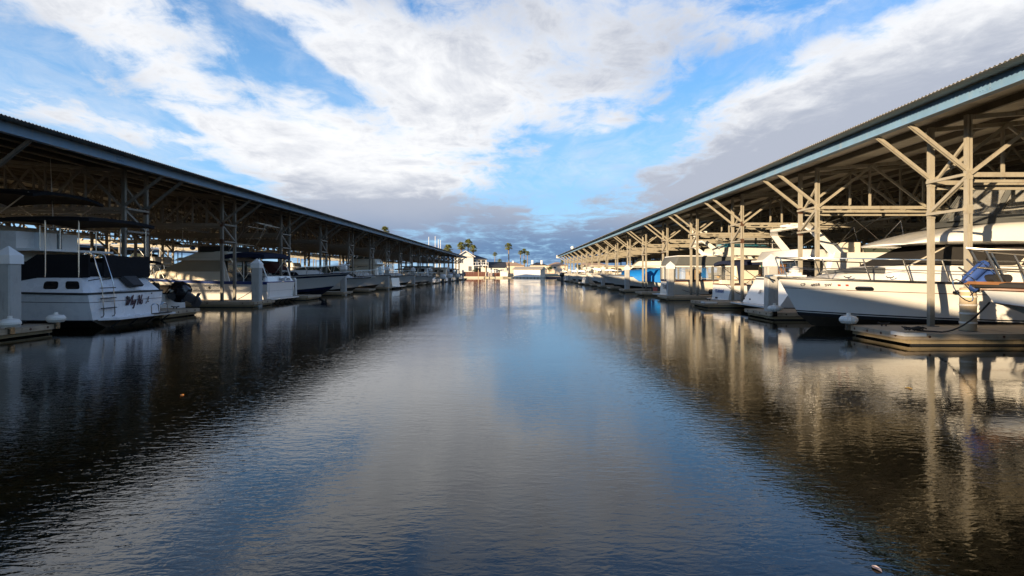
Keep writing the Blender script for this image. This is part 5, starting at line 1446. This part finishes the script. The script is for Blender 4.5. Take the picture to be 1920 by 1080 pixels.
def ground():
    inn = [(-118, -160), (118, -160), (118, 163), (-118, 163)]
    mb = MB()
    def ring(o, z): return [(x + (o if x > 0 else -o), y + (o if y > 0 else -o), z) for x, y in inn]
    mb.loft([ring(0, -1.0), ring(3.0, .75), ring(8, 1.0), ring(60, 1.1), ring(7000, 1.3)], cap=False)
    o = mb.build('ground', earth, None)
    # make it face upwards
    tag(o, 'dry grassy bank round the basin', kind='structure')
ground()

def house(name, loc, rz, w, dpt, h, rh, label, wall, roof, kind='gable_x', wins=(), chim=(), eave=.5, base=1.0):
    """front faces -y; wins = (face, u0, u1, z0, z1, material)"""
    r = empty(name, (*loc, base), rz, label, 'house')
    MB().box(-w / 2, w / 2, 0, dpt, 0, h).build('wall', wall, r)
    e = eave; x0, x1, y0, y1 = -w / 2 - e, w / 2 + e, -e, dpt + e
    mb = MB(); zt = h + rh
    if kind == 'gable_x':      # ridge along x
        mb.add([(x0, y0, h + .01), (x1, y0, h + .01), (x1, dpt / 2, zt), (x0, dpt / 2, zt), (x0, y1, h + .01), (x1, y1, h + .01)], [(0, 1, 2, 3), (3, 2, 5, 4), (0, 3, 4), (1, 5, 2), (0, 4, 5, 1)])
    elif kind == 'gable_y':
        mb.add([(x0, y0, h + .01), (0, y0, zt), (0, y1, zt), (x0, y1, h + .01), (x1, y0, h + .01), (x1, y1, h + .01)], [(0, 1, 2, 3), (1, 4, 5, 2), (0, 3, 5, 4)])
        MB().prism([(-w / 2, .0, h + .005), (w / 2, .0, h + .005), (0, .0, zt - .15)], (0, .1, 0)).build('gable', wall, r)
        o = mb.build('roof', roof, r); mb = None
        MB().bar((x0, y0 + .02, h - .03), (0, y0 + .02, zt - .03), .05, .22).build('barge_board', trim_w, r); MB().bar((x1, y0 + .02, h - .03), (0, y0 + .02, zt - .03), .05, .22).build('barge_board', trim_w, r)
    else:                       # hip
        k = min(w, dpt) * .48
        mb.add([(x0, y0, h + .01), (x1, y0, h + .01), (x1, y1, h + .01), (x0, y1, h + .01), (x0 + k, dpt / 2, zt), (x1 - k, dpt / 2, zt)], [(0, 1, 5, 4), (1, 2, 5), (2, 3, 4, 5), (3, 0, 4), (3, 2, 1, 0)])
    if mb: o = mb.build('roof', roof, r)
    for x, y, hh in chim: MB().box(x - .35, x + .35, y - .35, y + .35, h - .5, h + hh).build('chimney', trim_w, r)
    for f, u0, u1, z0, z1 in wins:
        if f == 'f':
            a = MB().box(u0, u1, -.03, .08, z0, z1).build('window', win_d, r)
            fr = MB(); fr.box(u0 - .1, u1 + .1, -.05, -.004, z1, z1 + .1); fr.box(u0 - .1, u1 + .1, -.07, -.004, z0 - .1, z0); fr.box(u0 - .1, u0, -.05, -.004, z0, z1); fr.box(u1, u1 + .1, -.05, -.004, z0, z1); fr.box((u0 + u1) / 2 - .04, (u0 + u1) / 2 + .04, -.045, -.031, z0, z1)
            fr.build('frame', trim_w, a)
        else:
            s = 1 if f == 'r' else -1; x = s * w / 2
            MB().box(min(x - s * .08, x + s * .03), max(x - s * .08, x + s * .03), u0, u1, z0, z1).build('window', win_d, r)
    return r

# white two-storey house with dark roof
r = house('house', (-15.2, 168), .20, 4.6, 9, 5.0, 1.75, 'white two storey house with dark gable roof and balcony behind the left shed end', stucco_w, roof_d, 'gable_y', [('f', .9, 1.8, .9, 2.3), ('f', -1.6, -.7, 3.2, 4.4)])
MB().box(2.3, 6.3, 1.0, 8, 0, 4.35).build('side_wing', stucco_w, r)
mb = MB(); mb.add([(2.2, .2, 4.36), (6.8, .2, 4.36), (6.8, 8.5, 4.36), (2.2, 8.5, 4.36), (2.2, 4, 6.0), (5.2, 4, 5.1)], [(0, 1, 5, 4), (1, 2, 5), (2, 3, 4, 5), (3, 0, 4), (3, 2, 1, 0)]); mb.build('wing_roof', roof_d, r)
for x0, x1, z0, z1 in ((2.5, 3.3, 2.75, 4.1), (3.7, 4.5, 2.75, 4.1), (4.8, 5.9, 2.9, 4.1), (2.9, 4.6, .35, 1.75)):
    MB().box(x0, x1, .96, 1.05, z0, z1).build('window', win_d, r)
MB().box(2.1, 6.6, -.5, .99, 2.42, 2.58).build('balcony', trim_w, r)
for i in range(7):
    x = 2.2 + i * .72; MB().box(x - .05, x + .05, -.48, -.38, 2.58, 3.4).build('balcony_post', trim_w, r)
MB().box(2.1, 6.6, -.48, -.38, 3.40, 3.48).build('balcony_rail', trim_w, r)
for x in (2.3, 4.9, 6.5): MB().box(x - .1, x + .1, -.45, -.25, 0, 2.42).build('porch_post', trim_w, r)
# single-storey neighbour
house('house', (-6.6, 170), .12, 5.4, 8, 1.9, 1.75, 'low white house with wide charcoal roof beside the two storey house', stucco_w, roof_d, 'gable_x', [('f', -.6, .6, .5, 1.5), ('f', 1.4, 2.4, .4, 1.4)], eave=.6)
# timber retaining wall, railing, gangway
r = empty('retaining_wall', (0, 164.2, 0), 0, 'red brown timber retaining wall below the white houses', 'wall')
for i in range(16): MB().box(-15.4 + i * .72, -14.70 + i * .72, -.06, .06, .35, 1.70 - (.25 if i > 9 else 0)).build('board', fence_b, r)
r = empty('fence', (-8.6, 165.2, 1.1), 0, 'white picket railing in front of the low white house', 'fence')
MB().box(0, 4.6, -.04, .04, .95, 1.05).build('rail', trim_w, r)
for i in range(12): MB().box(i * .4, i * .4 + .16, -.03, .03, .0, .94).build('picket', trim_w, r)
for x, h, l in ((-11.0, 2.3, 'short timber mooring pole by the retaining wall'), (-9.0, 3.4, 'tall timber mooring pole by the white gangway')):
    o = MB().lathe([(.14, -1), (.13, h - .1), (.05, h)], 10).build('mooring_pole', mat('pole_timber', (.40, .30, .18), .9, 0, .2, 2), None, True); o.location = (x, 162.0, 0); tag(o, l, 'pole', 'timber mooring poles on the far shore')
r = empty('gangway', (-9.9, 161.4, .4), 0, 'small white railed gangway at the far shore', 'gangway')
MB().hexa([(0, 0, 0), (3.0, 0, 0), (3.0, .9, 0), (0, .9, 0)], [(0, 0, .08), (3.0, 0, .08), (3.0, .9, .08), (0, .9, .08)]).build('deck', stone_w, r)
MB().box(.9, 3.0, -.03, .03, 1.0, 1.08).build('rail', trim_w, r)
for i in range(6): MB().box(.9 + i * .4, 1.0 + i * .4, -.03, .03, .08, 1.0).build('post', trim_w, r)
o = MB().box(-16, 8, 161.9, 162.2, -.5, .42).build('seawall', stone_w); tag(o, 'pale low seawall along the far shore', 'wall')
# boathouse
r = empty('boathouse', (2.3, 157.0, 0), -.22, 'long white floating boathouse with beige roof and four doors at the channel end', 'boathouse')
w = 7.3
MB().box(-w / 2, w / 2, .02, 7, .3, 2.3).build('wall', stucco_w, r)
for i in range(4): MB().box(-w / 2 + .08 + i * 1.82, -w / 2 + 1.74 + i * 1.82, -.03, .015, .34, 2.15).build('door', trim_w, r)
mb = MB(); mb.add([(-w / 2 - .4, -.4, 2.30), (w / 2 + .4, -.4, 2.30), (w / 2 + .4, 3.5, 3.15), (-w / 2 - .4, 3.5, 3.15), (-w / 2 - .4, 7.4, 2.30), (w / 2 + .4, 7.4, 2.30)], [(0, 1, 2, 3), (3, 2, 5, 4), (0, 3, 4), (1, 5, 2), (0, 4, 5, 1)]); mb.build('roof', roof_b, r)
for i in range(4): MB().box(w / 2 + .005, w / 2 + .04, .4 + i * 1.6, 1.5 + i * 1.6, .4, 2.0).build('side_panel', stucco_p, r)
MB().box(-w / 2 - .5, w / 2 + .6, -.7, 7.4, -.2, .28).build('float', stone_w, r)
for i in range(8): MB().box(-w / 2 + i * .95, -w / 2 + .25 + i * .95, -.78, -.705, .0, .2).build('bumper', rubber, r)
r = empty('shed_hut', (-4.0, 160.5, .4), 0, 'tiny grey roofed hut left of the white boathouse', 'hut')
MB().box(-1.0, 1.1, 0, 2.5, 0, 1.5).build('wall', stucco_w, r); mb = MB(); mb.add([(-1.5, -.4, 1.9), (1.4, -.4, 1.3), (1.4, 2.9, 1.3), (-1.5, 2.9, 1.9)], [(0, 1, 2, 3)]); mb.prism([(-1.5, -.4, 1.8), (1.4, -.4, 1.2), (1.4, 2.9, 1.2), (-1.5, 2.9, 1.8)], (0, 0, .08)); mb.build('roof', mat('grey_roofing', (.22, .22, .22), .8), r)
# houses further back
house('house', (-3.2, 232), 0, 11, 9, 3.0, 1.5, 'long peach house with tan tile roof behind the tall palm', stucco_p, roof_t, 'hip', [('f', -4, -2.8, 1, 2.3), ('f', -1.5, -.3, 1, 2.3), ('f', 1.5, 2.7, 1, 2.3)], [(1.0, 4, 2.0)], base=1.2)
house('house', (7.8, 228), 0, 6.4, 8, 3.1, 1.2, 'cream house with charcoal roof between two white chimneys', stucco_c, roof_d, 'hip', [('f', -2.2, -1.2, 1, 2.3), ('f', .6, 1.8, 1, 2.3)], [(-2.4, 1.5, 2.0), (1.2, 1.5, 2.0)], base=1.2)
house('house', (14.6, 218), 0, 7.2, 9, 3.0, 1.3, 'peach house with orange tile roof left of the right shed end', stucco_p, roof_t, 'hip', [('f', 1.2, 1.9, .6, 1.5), ('f', 2.0, 2.7, .6, 2.1), ('f', -2.8, -.6, 1.9, 2.6)], base=1.1)
house('house', (29, 226), 0, 10, 9, 3.2, 1.6, 'cream house seen under the far end of the right shed', stucco_c, roof_t, 'hip', [('f', -3, -1.8, 1, 2.3), ('f', 1.2, 2.4, 1, 2.3)], base=1.1)
# low sunlit houses on the left and right banks, glimpsed through the sheds
rnd = random.Random(11)
cols = [('white', stucco_w), ('peach', stucco_p), ('cream', stucco_c)]
rofs = [('tan roof', roof_t), ('charcoal roof', roof_d)]
for i in range(10):
    y = 30 + i * 16; c = cols[i % 3]; rf = rofs[(i // 2) % 2]
    h = house('house', (-128 - 3 * (i % 2), y), R(90), 11 + (i % 3), 9, 3.4 + 1.6 * (i % 2), 1.7, '%s house with %s, %s along the left bank' % (c[0], rf[0], ORD[i + 1]), c[1], rf[1], 'hip' if i % 2 else 'gable_x',
              [('f', -3.5, -2.2, 1, 2.4), ('f', -.6, .6, .2, 2.4), ('f', 2.2, 3.6, 1, 2.4)], base=1.0)
    h['group'] = 'houses along the left bank'
for i in range(6):
    y = 50 + i * 24; c = cols[(i + 1) % 3]; rf = rofs[i % 2]
    h = house('house', (130, y), R(-90), 12, 9, 3.6, 1.7, '%s house with %s, %s along the right bank' % (c[0], rf[0], ORD[i + 1]), c[1], rf[1], 'hip', [('f', -3.5, -2.2, 1, 2.4), ('f', 2.2, 3.6, 1, 2.4)], base=1.0)
    h['group'] = 'houses along the right bank'

# palms
def palm_crown_mesh(seed):
    rr = random.Random(seed); mb = MB()
    for i in range(70):
        az = rr.uniform(0, 2 * PI); el = R(rr.uniform(-35, 75)); L_ = rr.uniform(.8, 1.1)
        d_ = Vector((math.cos(az) * math.cos(el), math.sin(az) * math.cos(el), math.sin(el)))
        base = d_ * .15; mid = d_ * L_ * .55; sd = d_.cross(Vector((0, 0, 1)))
        sd = sd.normalized() if sd.length > .01 else Vector((1, 0, 0)); up = sd.cross(d_)
        for q in range(7):
            a = (q - 3) / 3 * 1.15
            tip = mid + (d_ * math.cos(a) + sd * math.sin(a)) * L_ * .5 + Vector((0, 0, -.14 * abs(a) - .08))
            s2 = (d_ * math.cos(a + .13) + sd * math.sin(a + .13)) * L_ * .33 + up * .02
            s3 = (d_ * math.cos(a - .13) + sd * math.sin(a - .13)) * L_ * .33
            mb.add([mid, mid + s2, tip, mid + s3], [(0, 1, 2, 3)])
        mb.bar(base, mid, .025)
    return mb.mesh('crown', frond_m)
crowns = [palm_crown_mesh(i) for i in range(3)]
def skirt_mesh():
    rr = random.Random(4); mb = MB()
    for i in range(40):
        az = rr.uniform(0, 2 * PI); r_ = rr.uniform(.16, .40); z = rr.uniform(-.75, -.2)
        p = Vector((math.cos(az) * r_, math.sin(az) * r_, z)); q = Vector((math.cos(az) * .1, math.sin(az) * .1, z + .45)); s_ = Vector((-math.sin(az), math.cos(az), 0)) * .09
        mb.add([q, p + s_, p - s_], [(0, 1, 2)])
    return mb.mesh('dry_skirt', frond_dry)
skm = skirt_mesh()
def palm(px, py, Y, rad, label, i):
    rad *= 1.08
    x = (px - 972) * Y / 1100; z = 1.5 + (511 - py) * Y / 1100
    r = empty('palm_tree', (x, Y, 1.0), 0, label, 'palm tree', 'palms on the far shore')
    lean = ((i * 37) % 5 - 2) * .12
    MB().tube([(-lean, 0, -.2), (-lean * .5, 0, (z - 1) * .5), (0, 0, z - 1.0)], [rad * .17, rad * .13, rad * .10], 8).build('trunk', bark, r, True)
    c = link('crown', crowns[i % 3], r, (0, 0, z - 1.0)); c.scale = (rad, rad, rad); c.rotation_euler = (0, 0, i * 1.3)
    s_ = link('dry_skirt', skm, r, (0, 0, z - 1.0)); s_.scale = (rad, rad, rad)
for i, a in enumerate([
    (953.4, 463, 176, 1.25, 'tall single palm with clean trunk in the middle of the far shore'),
    (865, 462, 186, 1.5, 'bushy palm at the left of the three behind the white house'),
    (878, 457, 188, 1.55, 'tallest of the three palms behind the white house'),
    (887, 467, 184, 1.35, 'lower right palm of the three behind the white house'),
    (928, 477, 232, .95, 'thin distant palm above the charcoal roofed low house'),
    (937, 490, 210, .9, 'short palm right of the charcoal roof'),
    (976, 474, 242, 1.1, 'left palm of the distant trio over the peach house'),
    (983, 471, 244, 1.2, 'middle palm of the distant trio over the peach house'),
    (989, 475, 240, 1.05, 'right palm of the distant trio over the peach house'),
    (984, 491, 236, .9, 'little palm beside the peach house roof'),
    (840, 467, 178, 1.5, 'palm crown just above the far end of the left shed roof'),
    (722, 433, 146, 1.2, 'palm crown peeking above the middle of the left shed roof'),
    (1054, 491, 232, .8, 'small palm by the end of the right shed'),
]): palm(*a, i)

# broadleaf trees
def crown_mesh(seed, m, n=420):
    rr = random.Random(seed); mb = MB(); lobes = [(Vector((rr.uniform(-.6, .6), rr.uniform(-.6, .6), rr.uniform(-.35, .55))), rr.uniform(.35, .6)) for _ in range(7)]
    for i in range(n):
        c, rad = rr.choice(lobes); v = Vector((rr.gauss(0, 1), rr.gauss(0, 1), rr.gauss(0, 1))).normalized() * rad * rr.uniform(.6, 1.05)
        p = c + v; s_ = rr.uniform(.05, .13); a = Vector((rr.gauss(0, 1), rr.gauss(0, 1), rr.gauss(0, 1))).normalized(); b_ = a.orthogonal().normalized()
        mb.add([p + a * s_, p + b_ * s_, p - a * s_, p - b_ * s_], [(0, 1, 2, 3)])
    return mb.mesh('crown', m)
tcs = [crown_mesh(1, leafy), crown_mesh(2, leafd), crown_mesh(3, leafy)]
trunk_me = MB().tube([(0, 0, -.3), (.05, 0, .6), (0, .05, 1.2)], [.12, .09, .05], 7).mesh('trunk', bark)
def tree(x, y, s, label, i, group):
    r = empty('tree', (x, y, 1.0), i, label, 'tree', group)
    t_ = link('trunk', trunk_me, r); t_.scale = (s, s, s)
    c = link('crown', tcs[i % 3], r, (0, 0, s * 1.35)); c.scale = (s, s, s * .85)
tree(1.6, 222, 1.4, 'dark bushy tree beside the cream house with two chimneys', 1, 'trees on the far shore')
tree(2.6, 214, 1.1, 'low green tree behind the boathouse roof', 0, 'trees on the far shore')
tree(11.2, 214, 1.3, 'round green tree between the cream and the orange roofed house', 2, 'trees on the far shore')
tree(21.0, 200, 1.6, 'green tree seen under the far end of the right shed', 0, 'trees on the far shore')
tree(-12.4, 164.6, .7, 'small green shrub against the red brown retaining wall', 2, 'trees on the far shore')
tree(-5.2, 164.6, .6, 'small flowering shrub at the foot of the white railing', 0, 'trees on the far shore')
for i in range(14):
    tree(-122 - (i * 7 % 9), 22 + i * 11.5, 2.6 + (i * 13 % 5) * .45, '%s tree from the near end along the left bank' % ORD[i + 1], i, 'trees on the left bank')
for i in range(16):
    tree(121 + (i * 5 % 7), 34 + i * 10.5, 3.2 + (i * 11 % 5) * .5, '%s tree from the near end along the right bank' % ORD[i + 1], i, 'trees on the right bank')

# sailboats moored past the left shed : only their masts show above the roof
for i, (px, ty) in enumerate(((804, 444), (816, 443), (822, 449), (826, 450))):
    Y = 146 + 4 * (i % 2); x = (px - 972) * Y / 1100 - 0.0
    b = Boat('sailboat', (x + 4.5, Y), PI, '%s of the four sailboat masts rising above the far end of the left shed roof' % ORD[i + 1], 'sailboat', 'sailboats beyond the left shed', L=9, B=2.8, zs=.9, zb=1.1, rail=None)
    b.frustum('cabin', gel, 2.5, 6.5, .9, .6, .95, 1.4, 2.7, 6.2, .8, .5)
    zt = 1.5 + (511 - ty) * Y / 1100
    MB().tube([(4.5, 0, .9), (4.5, 0, zt)], [.09, .06], 8).build('mast', trim_w, b.root, True); MB().tube([(.8, 0, 2.0), (4.4, 0, 2.1)], .12, 6).build('boom', canvas_blue, b.root)
# low blue work float behind the right shed end
r = empty('work_float', (9.4, 158, 0), 0, 'low dark blue float lying past the end of the right shed', 'float')
MB().box(-1.9, 1.9, 0, 2.5, -.2, .35).build('hull', navy, r); MB().box(-1.8, 1.8, .1, 2.4, .352, .42).build('deck', deckm, r)
# globe on the right roof edge, white end sign
r = empty('globe_lamp', (8.75, 95, 4.98), 0, 'white globe lamp standing on the right shed roof edge', 'lamp')
MB().lathe([(.05, 0), (.05, .25)], 8).build('stem', chrome, r); MB().lathe([(.06, .25), (.24, .38), (.30, .55), (.24, .72), (.06, .82)], 14).build('globe', roller_m, r, True)
o = MB().box(8.0, 8.9, 124.02, 124.10, 4.55, 5.15).build('end_sign', trim_w); tag(o, 'small blank white board on the far corner of the right shed roof', 'sign')
# white dock boxes on the fingers
for side, k, dx in ((-1, 3, 1.6), (-1, 5, 1.8), (-1, 9, 1.4), (1, 6, 1.8), (1, 8, 1.5), (1, 10, 1.8), (1, 12, 1.6)):
    Y0 = YL if side < 0 else YR; Xp = XL if side < 0 else XR
    r = empty('dock_box', (side * (Xp + dx), Y0 + BAY * k + .2, ZD), 0, 'white dock box on the %s finger dock of the %s row' % (ORD[k + 1], 'left' if side < 0 else 'right'), 'dock box', 'white dock boxes')
    MB().loft([[(-.5, -.22, 0), (.5, -.22, 0), (.5, .22, 0), (-.5, .22, 0)], [(-.56, -.28, .5), (.56, -.28, .5), (.56, .28, .5), (-.56, .28, .5)]]).build('bin', gel, r)
    MB().loft([[(-.6, -.31, .505), (.6, -.31, .505), (.6, .31, .505), (-.6, .31, .505)], [(-.52, -.25, .62), (.52, -.25, .62), (.52, .25, .62), (-.52, .25, .62)]]).build('lid', gel, r)

# grey white power pedestals standing on some finger docks
first = None
for side, k, dx in ((-1, 3, -.5), (-1, 4, .6), (-1, 6, .4), (1, 2, .9), (1, 4, .6), (1, 7, .5)):
    Y0 = YL if side < 0 else YR; Xp = XL if side < 0 else XR
    lab = 'white power pedestal on the %s finger dock of the %s row' % (ORD[k + 1], 'left' if side < 0 else 'right')
    loc = (side * (Xp + dx), Y0 + BAY * k + .55, ZD)
    if first is None:
        first = empty('power_pedestal', loc, 0, lab, 'power pedestal', 'power pedestals')
        MB().loft([[(-.14, -.11, 0), (.14, -.11, 0), (.14, .11, 0), (-.14, .11, 0)], [(-.12, -.10, .85), (.12, -.10, .85), (.12, .10, .85), (-.12, .10, .85)], [(-.06, -.10, .98), (.06, -.10, .98), (.06, .10, .98), (-.06, .10, .98)]]).build('cabinet', gel_old, first)
        MB().box(-.09, .09, -.118, -.1085, .45, .72).build('socket_panel', canvas_dark, first)
    else: dup(first, loc, 0, lab)
